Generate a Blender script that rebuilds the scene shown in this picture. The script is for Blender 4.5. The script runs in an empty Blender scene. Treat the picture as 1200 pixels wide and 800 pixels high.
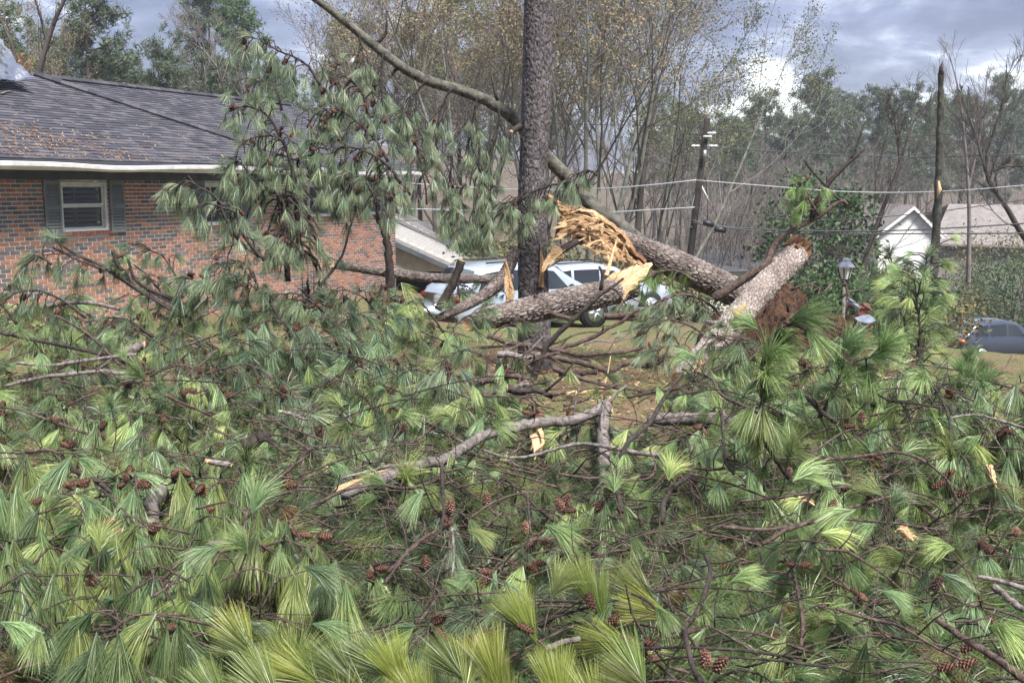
import bpy, bmesh, math, random
import numpy as np
from mathutils import Vector, Matrix, Euler
R = math.radians
scene = bpy.context.scene
C = scene.collection
# ------------------------------------------------------------------ camera
CAM = np.array((0.0, 0.0, 2.4))
FPX = 1200.0                       # focal length in photograph pixels (1200 wide)
PITCH = math.atan(180.0 / FPX)     # the horizon sits 180 px above the picture centre
cd = bpy.data.cameras.new("camera"); cam = bpy.data.objects.new("camera", cd); C.objects.link(cam)
cd.sensor_width = 36.0; cd.lens = 36.0; cd.clip_end = 3000; cd.clip_start = 0.05
cam.location = CAM; cam.rotation_euler = (math.pi / 2 - PITCH, 0, 0)
scene.camera = cam
# ------------------------------------------------------------------ world: a broken overcast over the Nishita sky
SUN_EL, SUN_AZ = R(58), R(150)      # soft sun behind cloud, high over the camera's right shoulder
w = bpy.data.worlds.new("World"); scene.world = w; w.use_nodes = True
nt = w.node_tree; N = nt.nodes; L = nt.links
for n in list(N): N.remove(n)
def nd(t, **k):
    n = N.new(t)
    for a, b in k.items(): setattr(n, a, b)
    return n
out = nd('ShaderNodeOutputWorld'); bg = nd('ShaderNodeBackground'); L.new(bg.outputs[0], out.inputs[0])
bg.inputs['Strength'].default_value = 0.1
sky = nd('ShaderNodeTexSky', sky_type='NISHITA', sun_disc=False); sky.sun_elevation = SUN_EL; sky.sun_rotation = SUN_AZ
tc = nd('ShaderNodeTexCoord'); sp = nd('ShaderNodeSeparateXYZ'); L.new(tc.outputs['Generated'], sp.inputs[0])
def mth(op, a, b=None, c=None):
    n = nd('ShaderNodeMath', operation=op)
    for i, v in enumerate((a, b, c)):
        if v is None: continue
        if isinstance(v, (int, float)): n.inputs[i].default_value = v
        else: L.new(v, n.inputs[i])
    return n.outputs[0]
zz = mth('ADD', mth('MAXIMUM', sp.outputs['Z'], 0.0), 0.20)
cx = mth('DIVIDE', sp.outputs['X'], zz); cy = mth('DIVIDE', sp.outputs['Y'], zz)
cmb = nd('ShaderNodeCombineXYZ'); L.new(cx, cmb.inputs[0]); L.new(cy, cmb.inputs[1])
def cloud(scale, det, off, rough=0.55, dist=0.4):
    mp = nd('ShaderNodeMapping'); L.new(cmb.outputs[0], mp.inputs[0]); mp.inputs['Location'].default_value = off
    n = nd('ShaderNodeTexNoise'); n.inputs['Scale'].default_value = scale; n.inputs['Detail'].default_value = det
    n.inputs['Roughness'].default_value = rough; n.inputs['Distortion'].default_value = dist
    L.new(mp.outputs[0], n.inputs['Vector']); return n.outputs['Fac']
n1 = cloud(1.05, 7, (12.9, 0.6, 0), dist=.5); n2 = cloud(3.0, 7, (10.3, 2.8, 0), 0.6, .5)
mixn = mth('ADD', mth('MULTIPLY', n1, 0.62), mth('MULTIPLY', n2, 0.38))
cr = nd('ShaderNodeValToRGB'); L.new(mixn, cr.inputs[0]); e = cr.color_ramp.elements
e[0].position = 0.43; e[0].color = (.85, 1.0, 1.85, 1)
e[1].position = 0.60; e[1].color = (9.0, 9.6, 9.6, 1)
for p_, c_ in ((0.475, (1.25, 1.45, 2.4, 1)), (0.51, (1.8, 2.05, 3.2, 1)), (0.55, (3.4, 3.7, 4.8, 1))):
    x_ = e.new(p_); x_.color = c_
mx = nd('ShaderNodeMix', data_type='RGBA'); mx.inputs['Factor'].default_value = 0.9
# an overcast dome is brighter overhead than at the horizon (CIE overcast sky)
dome = mth('ADD', mth('MULTIPLY', mth('MAXIMUM', sp.outputs['Z'], 0.0), 0.75), 0.50)
cv = nd('ShaderNodeVectorMath', operation='SCALE'); L.new(cr.outputs[0], cv.inputs[0]); L.new(dome, cv.inputs['Scale'])
L.new(sky.outputs[0], mx.inputs[6]); L.new(cv.outputs[0], mx.inputs[7]); L.new(mx.outputs[2], bg.inputs['Color'])
# ------------------------------------------------------------------ sun (behind thin cloud)
sl = bpy.data.lights.new("sun", 'SUN'); so = bpy.data.objects.new("sun", sl); C.objects.link(so)
sl.energy = 3.6; sl.angle = R(16); sl.color = (1.0, 0.97, 0.92)
sd = Vector((math.sin(SUN_AZ) * math.cos(SUN_EL), math.cos(SUN_AZ) * math.cos(SUN_EL), math.sin(SUN_EL)))
so.rotation_euler = sd.to_track_quat('Z', 'Y').to_euler(); so.location = (0, 0, 40)
# ------------------------------------------------------------------ exposure
vs = scene.view_settings; vs.view_transform = 'Standard'; vs.look = 'None'; vs.exposure = 1.62; vs.gamma = 1.0
scene.cycles.max_bounces = 4; scene.cycles.diffuse_bounces = 2; scene.cycles.glossy_bounces = 2; scene.cycles.transmission_bounces = 3; scene.cycles.transparent_max_bounces = 6
scene.cycles.use_denoising = True; scene.cycles.use_adaptive_sampling = True; scene.cycles.adaptive_threshold = 0.02; scene.cycles.adaptive_min_samples = 16

# ------------------------------------------------------------------ helpers
cp, spn = math.cos(PITCH), math.sin(PITCH)
def ray(px, py):
    u = (px - 600) / FPX; v = (400 - py) / FPX
    return np.array((u, cp + v * spn, -spn + v * cp))
def P(px, py, Y):                  # the point at forward distance Y seen at this place of the photograph
    r = ray(px, py); return CAM + r * (Y / r[1])
def pix(p):
    d = np.asarray(p, float) - CAM
    f = d[1] * cp - d[2] * spn; u = d[1] * spn + d[2] * cp
    return 600 + FPX * d[0] / f, 400 - FPX * u / f, f
def clamp(x, a, b): return max(a, min(b, x))
def ss(a, b, x):
    t = clamp((x - a) / (b - a), 0, 1); return t * t * (3 - 2 * t)
def ground(x, y):
    a = clamp((y - 12) / 38, 0, 1); b = clamp((x + 12) / 30, 0.15, 1)
    z = -6.0 * a * b + 0.05 * math.sin(x * 1.3 + y * .7) * math.sin(y * .9 - x * .4)
    z += 12 * ss(95, 260, y) + 5 * ss(-15, -60, x) * ss(40, 90, y)
    return z
def heap(x, y):                    # top of the pile of fallen boughs
    h = 0.28 + 0.47 * ss(3.8, 7.8, y) if y < 9 else 0.75 - 0.10 * (y - 9)
    h = max(h, 0.10)
    h *= 1 + 0.22 * math.sin(x * 1.7 + y * 0.6) * math.sin(y * 1.25 - x * 0.8)
    h += 0.45 * math.exp(-((x + 2.6) ** 2 / 2.2 + (y - 10.0) ** 2 / 3.0))       # the heap against the house side
    h += 0.62 * ss(-0.6, -2.2, x) * ss(9.0, 12.5, y) * ss(17.5, 15.0, y)
    h += 0.50 * math.exp(-((x + 1.15) ** 2 / .55 + (y - 12.4) ** 2 / 1.6))
    h += 0.35 * math.exp(-((x - 3.4) ** 2 / 3.0 + (y - 8.2) ** 2 / 4.0))
    h += (0.13 * math.sin(x * 5.3 + 1.7 * math.sin(y * 2.1)) * math.sin(y * 4.1 + 1.3 * math.sin(x * 2.7))) * min(1, h)
    h *= 1 - 0.92 * math.exp(-((x - 1.15) ** 2 / 0.9 + (y - 12.9) ** 2 / 2.6))   # open litter by the logs
    h *= 1 - 0.92 * math.exp(-((x + 3.85) ** 2 / 1.1 + (y - 9.3) ** 2 / 0.5))    # open lawn on the left
    return ground(x, y) + h
def hit(px, py, fn=heap, y0=2.0, y1=40):
    r = ray(px, py); y = y0
    while y < y1:
        p = CAM + r * (y / r[1])
        if p[2] <= fn(p[0], p[1]):
            for _ in range(4):
                y -= .04; q = CAM + r * (y / r[1])
                if q[2] > fn(q[0], q[1]): break
                p = q
            return p
        y += 0.16
    return CAM + r * (y1 / r[1])

def tag(o, label=None, cat=None, group=None, kind=None):
    if label: o['label'] = label
    if cat: o['category'] = cat
    if group: o['group'] = group
    if kind: o['kind'] = kind
    return o
def empty(name, loc=(0, 0, 0), rz=0, parent=None):
    o = bpy.data.objects.new(name, None); C.objects.link(o); o.location = loc; o.rotation_euler = (0, 0, rz)
    o.empty_display_size = 0.2
    if parent: o.parent = parent
    return o
def link(name, me, parent=None, loc=None, rot=None, scale=None, color=None):
    o = bpy.data.objects.new(name, me); C.objects.link(o)
    if parent: o.parent = parent
    if loc is not None: o.location = loc
    if rot is not None: o.rotation_euler = rot
    if scale is not None: o.scale = (scale,) * 3 if isinstance(scale, (int, float)) else scale
    if color is not None: o.color = (*color, 1)
    return o

CS = {k: (np.cos(2 * np.pi * np.arange(k) / k)[:, None], np.sin(2 * np.pi * np.arange(k) / k)[:, None]) for k in range(3, 33)}
class MB:
    """collects faces; build() links them as one mesh object"""
    def __init__(s): s.v = []; s.f = []; s.m = []; s.a = []
    def add(s, vs, fs, mi=0, at=0.0):
        b = len(s.v); s.v.extend(np.asarray(vs, float).tolist())
        s.f.extend([tuple(b + i for i in f) for f in fs]); s.m.extend([mi] * len(fs))
        s.a.extend([at] * len(vs) if isinstance(at, (int, float)) else at)
    def box(s, lo, hi, mi=0, T=None):
        x0, y0, z0 = lo; x1, y1, z1 = hi
        vs = [(x0, y0, z0), (x1, y0, z0), (x1, y1, z0), (x0, y1, z0), (x0, y0, z1), (x1, y0, z1), (x1, y1, z1), (x0, y1, z1)]
        if T: vs = [T(*p) for p in vs]
        s.add(vs, [(0, 3, 2, 1), (4, 5, 6, 7), (0, 1, 5, 4), (1, 2, 6, 5), (2, 3, 7, 6), (3, 0, 4, 7)], mi)
    def tube(s, pts, rad, sides=6, mi=0, caps=True, jit=0, rng=None, mcap=None):
        pts = [np.asarray(p, float) for p in pts]; n = len(pts)
        if isinstance(rad, (int, float)): rad = [rad] * n
        vs = []; fs = []; up = None
        for i in range(n):
            t = pts[min(i + 1, n - 1)] - pts[max(i - 1, 0)]; t /= (np.linalg.norm(t) + 1e-9)
            if up is None:
                up = np.array((0, 0, 1.)) if abs(t[2]) < .9 else np.array((1., 0, 0))
            a = np.cross(t, up); a /= (np.linalg.norm(a) + 1e-9); up = np.cross(a, t)
            r = rad[i] * (1 + rng.uniform(-jit, jit, sides)) if jit else np.full(sides, rad[i])
            vs.append(pts[i][None] + (a[None] * CS[sides][0] + up[None] * CS[sides][1]) * r[:, None])
        vs = np.concatenate(vs)
        for i in range(n - 1):
            for k in range(sides):
                k2 = (k + 1) % sides
                fs.append((i * sides + k, i * sides + k2, (i + 1) * sides + k2, (i + 1) * sides + k))
        s.add(vs, fs, mi)
        if caps:
            b = len(s.v) - len(vs)
            s.f.append(tuple(b + k for k in range(sides))[::-1]); s.m.append(mi if mcap is None else mcap)
            s.f.append(tuple(b + (n - 1) * sides + k for k in range(sides))); s.m.append(mi if mcap is None else mcap)
    def mesh(s, name, mats, smooth=True):
        me = bpy.data.meshes.new(name); me.from_pydata(s.v, [], s.f); me.update()
        for m in (mats if isinstance(mats, (list, tuple)) else [mats]): me.materials.append(m)
        me.polygons.foreach_set('material_index', s.m)
        if smooth: me.polygons.foreach_set('use_smooth', [True] * len(s.f))
        if any(s.a):
            at = me.attributes.new('t', 'FLOAT', 'POINT'); at.data.foreach_set('value', s.a)
        return me
    def build(s, name, mats, parent=None, smooth=True, loc=None):
        me = s.mesh(name, mats, smooth)
        return link(name, me, parent, loc)
def smooth_path(pts, n):
    """Catmull-Rom through pts, n points"""
    p = [np.asarray(q, float) for q in pts]
    if len(p) < 3: return [p[0] + (p[-1] - p[0]) * i / (n - 1) for i in range(n)]
    p = [2 * p[0] - p[1]] + p + [2 * p[-1] - p[-2]]; m = len(p) - 3; o = []
    for i in range(n):
        u = i / (n - 1) * m; k = min(int(u), m - 1); t = u - k
        a, b, c, d = p[k:k + 4]
        o.append(0.5 * (2 * b + (c - a) * t + (2 * a - 5 * b + 4 * c - d) * t * t + (3 * b - a - 3 * c + d) * t ** 3))
    return o
ORD = ['first', 'second', 'third', 'fourth', 'fifth', 'sixth', 'seventh', 'eighth', 'ninth', 'tenth', 'eleventh', 'twelfth', 'thirteenth',
       'fourteenth', 'fifteenth', 'sixteenth', 'seventeenth', 'eighteenth', 'nineteenth', 'twentieth']
ORD += ['twenty-' + o for o in ORD[:9]] + ['thirtieth'] + ['thirty-' + o for o in ORD[:9]] + ['fortieth'] + ['forty-' + o for o in ORD[:9]] + ['fiftieth'] + ['fifty-' + o for o in ORD[:9]]
def label_row(objs, text):
    """left to right in the picture; text has one {} for the ordinal"""
    objs = sorted(objs, key=lambda o: pix(o.matrix_world.translation if o.parent else o.location)[0])
    for i, o in enumerate(objs): o['label'] = text(ORD[i], o) if callable(text) else text.format(ORD[i])

# ------------------------------------------------------------------ materials
MATS = {}
class MT:
    def __init__(s, name):
        s.m = bpy.data.materials.new(name); s.m.use_nodes = True; s.t = s.m.node_tree
        s.b = s.t.nodes['Principled BSDF']; MATS[name] = s.m
    def n(s, t, **k):
        x = s.t.nodes.new(t)
        for a, b in k.items():
            if a in x.inputs: x.inputs[a].default_value = b
            else: setattr(x, a, b)
        return x
    def l(s, a, b): s.t.links.new(a, b)
    def noise(s, scale, det=4, co='Object', rough=.6, stretch=None, dist=0):
        t = s.n('ShaderNodeTexCoord'); n = s.n('ShaderNodeTexNoise'); n.inputs['Scale'].default_value = scale
        n.inputs['Detail'].default_value = det; n.inputs['Roughness'].default_value = rough; n.inputs['Distortion'].default_value = dist
        v = t.outputs[co]
        if stretch:
            mp = s.n('ShaderNodeMapping'); mp.inputs['Scale'].default_value = stretch; s.l(v, mp.inputs[0]); v = mp.outputs[0]
        s.l(v, n.inputs['Vector']); return n.outputs['Fac']
    def ramp(s, fac, stops):
        r = s.n('ShaderNodeValToRGB'); s.l(fac, r.inputs[0]); e = r.color_ramp.elements
        for i, (p, c) in enumerate(stops):
            x = e[i] if i < 2 else e.new(p)
            x.position = p; x.color = (*c, 1)
        return r.outputs[0]
    def mix(s, f, a, b, mode='MIX'):
        x = s.n('ShaderNodeMix', data_type='RGBA', blend_type=mode)
        for v, i in ((f, 0), (a, 6), (b, 7)):
            if isinstance(v, (int, float)): x.inputs[i].default_value = v
            elif isinstance(v, tuple): x.inputs[i].default_value = (*v, 1)
            else: s.l(v, x.inputs[i])
        return x.outputs[2]
    def math(s, op, a, b):
        x = s.n('ShaderNodeMath', operation=op)
        for i, v in enumerate((a, b)):
            if isinstance(v, (int, float)): x.inputs[i].default_value = v
            else: s.l(v, x.inputs[i])
        return x.outputs[0]
    def col(s, v):
        if isinstance(v, tuple): s.b.inputs['Base Color'].default_value = (*v, 1)
        else: s.l(v, s.b.inputs['Base Color'])
    def set(s, rough=.7, spec=.3, metal=0):
        s.b.inputs['Roughness'].default_value = rough; s.b.inputs['Specular IOR Level'].default_value = spec; s.b.inputs['Metallic'].default_value = metal
        return s
    def bump(s, h, strength=.5, dist=.02):
        b = s.n('ShaderNodeBump'); b.inputs['Strength'].default_value = strength; b.inputs['Distance'].default_value = dist
        s.l(h, b.inputs['Height']); s.l(b.outputs[0], s.b.inputs['Normal'])
def noisy(name, c1, c2, scale=8, rough=.75, bump=.3, dist=.01, stretch=None, spec=.25, lo=.35, hi=.65):
    m = MT(name); f = m.noise(scale, 6, stretch=stretch); m.col(m.ramp(f, [(lo, c1), (hi, c2)])); m.set(rough, spec)
    if bump: m.bump(m.noise(scale * 3, 5, stretch=stretch), bump, dist)
    return m.m
def needle_mat(name, attr):
    m = MT(name)
    a = m.n('ShaderNodeAttribute', attribute_name='t'); oi = m.n('ShaderNodeObjectInfo')
    if attr:
        ca = m.n('ShaderNodeAttribute', attribute_name='col'); base = ca.outputs['Color']
    else: base = oi.outputs['Color']
    tip = m.mix(1.0, base, (1.5, 1.4, 1.2), 'MULTIPLY')
    root = m.mix(1.0, base, (0.62, 0.70, 0.66), 'MULTIPLY')
    f = a.outputs['Fac']; c = m.mix(f, root, tip)
    m.col(c); m.set(.38, .6)
    tr = m.n('ShaderNodeBsdfTranslucent'); m.l(c, tr.inputs['Color'])
    mxs = m.n('ShaderNodeMixShader'); mxs.inputs[0].default_value = .22
    m.l(m.b.outputs[0], mxs.inputs[1]); m.l(tr.outputs[0], mxs.inputs[2])
    o = [n for n in m.t.nodes if n.type == 'OUTPUT_MATERIAL'][0]; m.l(mxs.outputs[0], o.inputs[0])
    return m.m
M_NEEDLE = needle_mat('pine_needles', False); M_NEEDLEMASS = needle_mat('pine_needle_mass', True)
def leaf_mat(name, c1, c2, c3=None):
    m = MT(name); g = m.n('ShaderNodeNewGeometry'); r = g.outputs['Random Per Island']
    st = [(0.0, c1), (0.6, c2)] + ([(1.0, c3)] if c3 else [])
    c = m.ramp(r, st); m.col(c); m.set(.6, .25)
    tr = m.n('ShaderNodeBsdfTranslucent'); m.l(c, tr.inputs['Color'])
    mxs = m.n('ShaderNodeMixShader'); mxs.inputs[0].default_value = .2
    m.l(m.b.outputs[0], mxs.inputs[1]); m.l(tr.outputs[0], mxs.inputs[2])
    o = [n for n in m.t.nodes if n.type == 'OUTPUT_MATERIAL'][0]; m.l(mxs.outputs[0], o.inputs[0])
    return m.m
M_BARK = noisy('branch_bark', (.028, .018, .015), (.12, .085, .07), 30, .85, .9, .012)
M_BARKD = noisy('dark_wet_bark', (.014, .011, .010), (.055, .042, .036), 24, .8, .8, .012)
M_BARKP = noisy('pale_grey_bark', (.06, .048, .042), (.23, .20, .185), 26, .85, .9, .012)
M_TWIG = noisy('far_twig_bark', (.10, .085, .078), (.19, .165, .15), 2, .9, 0)
M_TWIGD = noisy('dark_far_bark', (.035, .029, .026), (.085, .07, .062), 2, .9, 0)
M_GREENBARK = noisy('lichen_green_bark', (.10, .10, .085), (.24, .25, .20), 3, .9, 0)
M_WOOD = noisy('torn_orange_wood', (.27, .15, .07), (.53, .36, .20), 12, .75, .7, .02, stretch=(1, 1, 6))
M_WOODP = noisy('fresh_pale_wood', (.36, .22, .11), (.62, .45, .27), 18, .75, .6, .01, stretch=(1, 1, 4))
M_WHITE = noisy('white_paint', (.55, .55, .54), (.74, .74, .73), 5, .5, 0)
M_GLASS = MT('dark_glass').set(.06, .6); M_GLASS.col((.02, .024, .03)); M_GLASS = M_GLASS.m
M_BLACK = MT('black_plastic_and_shade').set(.5, .4); M_BLACK.col((.015, .015, .017)); M_BLACK = M_BLACK.m  # also colours the panels and discs that stand for shade
M_RUBBER = MT('tyre_rubber').set(.85, .2); M_RUBBER.col((.02, .02, .021)); M_RUBBER = M_RUBBER.m
M_STEEL = MT('dull_steel').set(.35, .5, .8); M_STEEL.col((.45, .47, .5)); M_STEEL = M_STEEL.m
# ------------------------------------------------------------------ ground
def make_ground():
    xs = np.concatenate([np.linspace(-330, -60, 12), np.linspace(-50, -14, 19), np.linspace(-13, 13, 105), np.linspace(14, 50, 30), np.linspace(60, 330, 12)])
    ys = np.concatenate([np.linspace(-40, 1, 8), np.linspace(1.5, 24, 92), np.linspace(25, 60, 36), np.linspace(64, 300, 40), np.linspace(315, 480, 6)])
    mb = MB(); nx = len(xs); vs = []; rg = np.random.RandomState(3)
    for y in ys:
        for x in xs:
            z = ground(x, y)
            if abs(x) < 13 and 1 < y < 24: z += rg.uniform(-.018, .018)
            vs.append((x, y, z))
    fs = [(j * nx + i, j * nx + i + 1, (j + 1) * nx + i + 1, (j + 1) * nx + i) for j in range(len(ys) - 1) for i in range(nx - 1)]
    mb.add(vs, fs)
    m = MT('litter_lawn_ground')
    big = m.noise(.35, 5); mid = m.noise(3.2, 6, dist=.6); fine = m.noise(38, 6, rough=.75)
    straw = m.ramp(fine, [(.32, (.06, .038, .026)), (.5, (.16, .105, .068)), (.7, (.30, .22, .145))])
    grass = m.ramp(fine, [(.34, (.050, .066, .022)), (.68, (.16, .19, .072))])
    f = m.math('ADD', m.math('MULTIPLY', big, .55), m.math('MULTIPLY', mid, .45))
    k = m.n('ShaderNodeMapRange'); k.inputs[1].default_value = .44; k.inputs[2].default_value = .56; m.l(f, k.inputs[0])
    gp = m.n('ShaderNodeNewGeometry'); sx = m.n('ShaderNodeSeparateXYZ'); m.l(gp.outputs['Position'], sx.inputs[0]); far = m.n('ShaderNodeMapRange'); far.inputs[1].default_value = 26; far.inputs[2].default_value = 44; m.l(sx.outputs['Y'], far.inputs[0])
    floor_ = m.ramp(m.noise(1.6, 6), [(.35, (.055, .045, .034)), (.65, (.13, .10, .075))])
    m.col(m.mix(far.outputs[0], m.mix(k.outputs[0], straw, grass), floor_)); m.set(.95, .1); m.bump(fine, .9, .03)
    tag(mb.build('ground', m.m), kind='structure')
make_ground()
def drape(name, outline, mat, n=26, lift=.012):
    """a sheet laid over the ground between two polylines (left edge, right edge)"""
    A, B = outline; a = smooth_path([(*p, 0) for p in A], n); b = smooth_path([(*p, 0) for p in B], n); mb = MB(); k = 7; vs = []
    for i in range(n):
        for j in range(k):
            p = a[i] + (b[i] - a[i]) * j / (k - 1); vs.append((p[0], p[1], ground(p[0], p[1]) + lift))
    mb.add(vs, [(i * k + j, i * k + j + 1, (i + 1) * k + j + 1, (i + 1) * k + j) for i in range(n - 1) for j in range(k - 1)])
    return tag(mb.build(name, mat), kind='structure')
M_ASPH = noisy('worn_asphalt', (.045, .045, .047), (.085, .083, .082), 12, .9, .4, .01)
drape('road', ([(10, 60), (16, 46), (30, 44), (60, 42)], [(14, 66), (20, 53), (32, 51), (60, 50)]), M_ASPH, lift=.03)

# ------------------------------------------------------------------ brick house on the left
VPX = 1190.0
hd = np.array(((VPX - 600) / FPX, 1.0, 0)); hd /= np.linalg.norm(hd)        # along the front wall, away from the camera
hn = np.array((-hd[1], hd[0], 0))                                           # into the house
HA = np.array((-570 / FPX * 17.5, 17.5, 0.0))
def HT(s, t, z): return HA + hd * s + hn * t + np.array((0, 0, z))
def on_wall(px, py, t=0.0):
    r = ray(px, py); o = HA + hn * t
    k = np.dot(o - CAM, hn) / np.dot(r, hn); p = CAM + r * k
    return float(np.dot(p - HA, hd)), float(p[2])
class WB(MB):                       # a builder working in the wall's own axes: along, into, up
    def wbox(s, a, b, mi=0): s.box(a, b, mi, HT)
house = empty('brick_house', HT(4, 0, 0)); HLOC = np.array(house.location)
tag(house, 'red brick ranch house with dark shingle roof and grey shutters', 'house')
def hb(mb, name, mats, parent=None, smooth=False):
    par = parent or house
    base = HLOC
    mb.v = [tuple(np.array(v) - base) for v in mb.v]
    o = mb.build(name, mats, None, smooth); o.parent = par
    return o
M_MORTAR = noisy('brick_mortar', (.46, .435, .40), (.62, .59, .55), 9, .95, .3, .004)
mb_ = MT('brick_clay'); oi_ = mb_.n('ShaderNodeObjectInfo'); fn_ = mb_.noise(24, 5)
mb_.col(mb_.mix(.5, oi_.outputs['Color'], mb_.mix(fn_, (.5, .5, .5), (1.3, 1.3, 1.3)), 'MULTIPLY')); mb_.set(.9, .15); mb_.bump(fn_, .4, .006); M_BRICK = mb_.m
mb_ = MT('brick_clay_mass'); gi_ = mb_.n('ShaderNodeNewGeometry')
mb_.col(mb_.ramp(gi_.outputs['Random Per Island'], [(0, (.10, .085, .082)), (.30, (.14, .115, .108)), (.36, (.22, .105, .07)), (.7, (.31, .16, .11)), (1, (.26, .13, .09))])); mb_.set(.9, .15); M_BRICKS = mb_.m
M_SHUT = noisy('grey_green_shutter', (.115, .125, .12), (.155, .165, .16), 6, .6, 0)
M_FRIEZE = noisy('dark_slate_trim', (.055, .062, .075), (.08, .088, .105), 4, .7, 0)
M_SASH = noisy('aged_sash_paint', (.42, .43, .40), (.56, .56, .52), 6, .6, 0)
M_BLIND = noisy('dim_blind', (.46, .47, .47), (.58, .59, .59), 3, .7, 0)
CO, BL = 0.0745, 0.203              # course height and brick module
WTOP = on_wall(30, 210)[1]; WBOT = -0.9
SJ = on_wall(352, 250)[0]; TR = 1.0; SC = on_wall(463, 250, TR)[0]
wins = []                            # (s0, s1, z0, z1, t)
def rect(px0, py0, px1, py1, t):
    s0, z1 = on_wall(px0, py0, t); s1, _ = on_wall(px1, py0, t); _, z0 = on_wall((px0 + px1) / 2, py1, t); return s0, s1, z0, z1
w1 = rect(70, 213, 125, 271, 0); WTOPW = w1[3]
H1 = w1[3] - w1[2]
w2s = on_wall(240, 230)[0]; w2 = (w2s, w2s + (w1[1] - w1[0]) * .98, w1[2], w1[3])
w3s = on_wall(362, 230, TR)[0]; w3 = (w3s, w3s + 1.0, w1[2] + .05, w1[3])
w4s = on_wall(433, 230, TR)[0]; w4 = (w4s, w4s + .75, w1[2] + .05, w1[3])
WIN = [(w1, 0.0), (w2, 0.0), (w3, TR), (w4, TR)]
def blocked(s0, s1, z0, z1, t):
    return any(abs(t - wt) < .1 and s1 > a + .005 and s0 < b - .005 and z1 > c - .075 and z0 < d + .02 for (a, b, c, d), wt in WIN)
def wall_backing(sa, sb, t, name):
    mb = WB(); cuts = sorted([w_ for w_, wt in WIN if abs(wt - t) < .1]); s = sa
    for a, b, c, d in cuts:
        mb.wbox((s, t + .012, WBOT), (a, t + .22, WTOP)); mb.wbox((a, t + .012, WBOT), (b, t + .22, c - .075)); mb.wbox((a, t + .012, d + .02), (b, t + .22, WTOP)); s = b
    mb.wbox((s, t + .012, WBOT), (sb, t + .22, WTOP)); return hb(mb, name, M_MORTAR)
S0 = -9.0
wf = wall_backing(S0, SJ, 0.0, 'wall'); wr_ = wall_backing(SJ - .2, SC, TR, 'wall')
mb = WB(); mb.wbox((SJ - .2, .23, WBOT), (SJ, TR + .01, WTOP)); mb.wbox((SC - .2, TR + .23, WBOT), (SC, TR + 6.5, WTOP)); hb(mb, 'return_wall', M_MORTAR)
rg = random.Random(11)
bw = BL - .016; bh = CO - .0165
ub = MB(); ub.box((-.5, 0, -.5), (.5, 1, .5)); unit_brick = ub.mesh('brick', M_BRICK, False)
RZ = math.atan2(hd[1], hd[0])
cand = []
for (sa, sb, t) in ((S0, SJ, 0.0), (SJ, SC, TR)):
    nrow = int((WTOP - WBOT) / CO)
    for j in range(nrow):
        z = WTOP - (j + .5) * CO; off = (j % 2) * BL / 2
        n = int((sb - sa) / BL) + 2
        for i in range(n):
            a = sa - off + i * BL; b = a + bw; a2 = max(a, sa); b2 = min(b, sb)
            if b2 - a2 < .03: continue
            # trim at window jambs
            if blocked(a2, b2, z - bh / 2, z + bh / 2, t):
                for (wa, wb, wc, wd), wt in WIN:
                    if abs(wt - t) < .1 and b2 > wa and a2 < wb and z + bh / 2 > wc - .075 and z - bh / 2 < wd + .02:
                        if a2 < wa - .03: b2 = wa - .006
                        elif b2 > wb + .03: a2 = wb + .006
                        else: a2 = b2
                if b2 - a2 < .03: continue
            px, py, _ = pix(HT((a2 + b2) / 2, t, z))
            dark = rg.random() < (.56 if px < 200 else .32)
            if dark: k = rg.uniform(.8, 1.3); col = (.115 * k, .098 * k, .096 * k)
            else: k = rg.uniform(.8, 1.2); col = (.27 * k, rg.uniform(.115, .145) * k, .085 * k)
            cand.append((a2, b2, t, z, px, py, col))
near = [c for c in cand if 0 <= c[4] <= 205 and c[5] < 330]
near.sort(key=lambda c: (c[5] > 300, c[4])); near = near[:300]; nearset = set(id(c) for c in near)
for c in near:
    a, b, t, z, px, py, col = c
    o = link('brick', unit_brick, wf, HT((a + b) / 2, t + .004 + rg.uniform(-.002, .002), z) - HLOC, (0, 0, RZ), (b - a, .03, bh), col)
mass = WB()
for c in cand:
    if id(c) in nearset: continue
    a, b, t, z = c[:4]; d = rg.uniform(-.002, .002)
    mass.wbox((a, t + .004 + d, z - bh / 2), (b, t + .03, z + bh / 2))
tag(hb(mass, 'brick_courses', M_BRICKS), kind='stuff')
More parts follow.
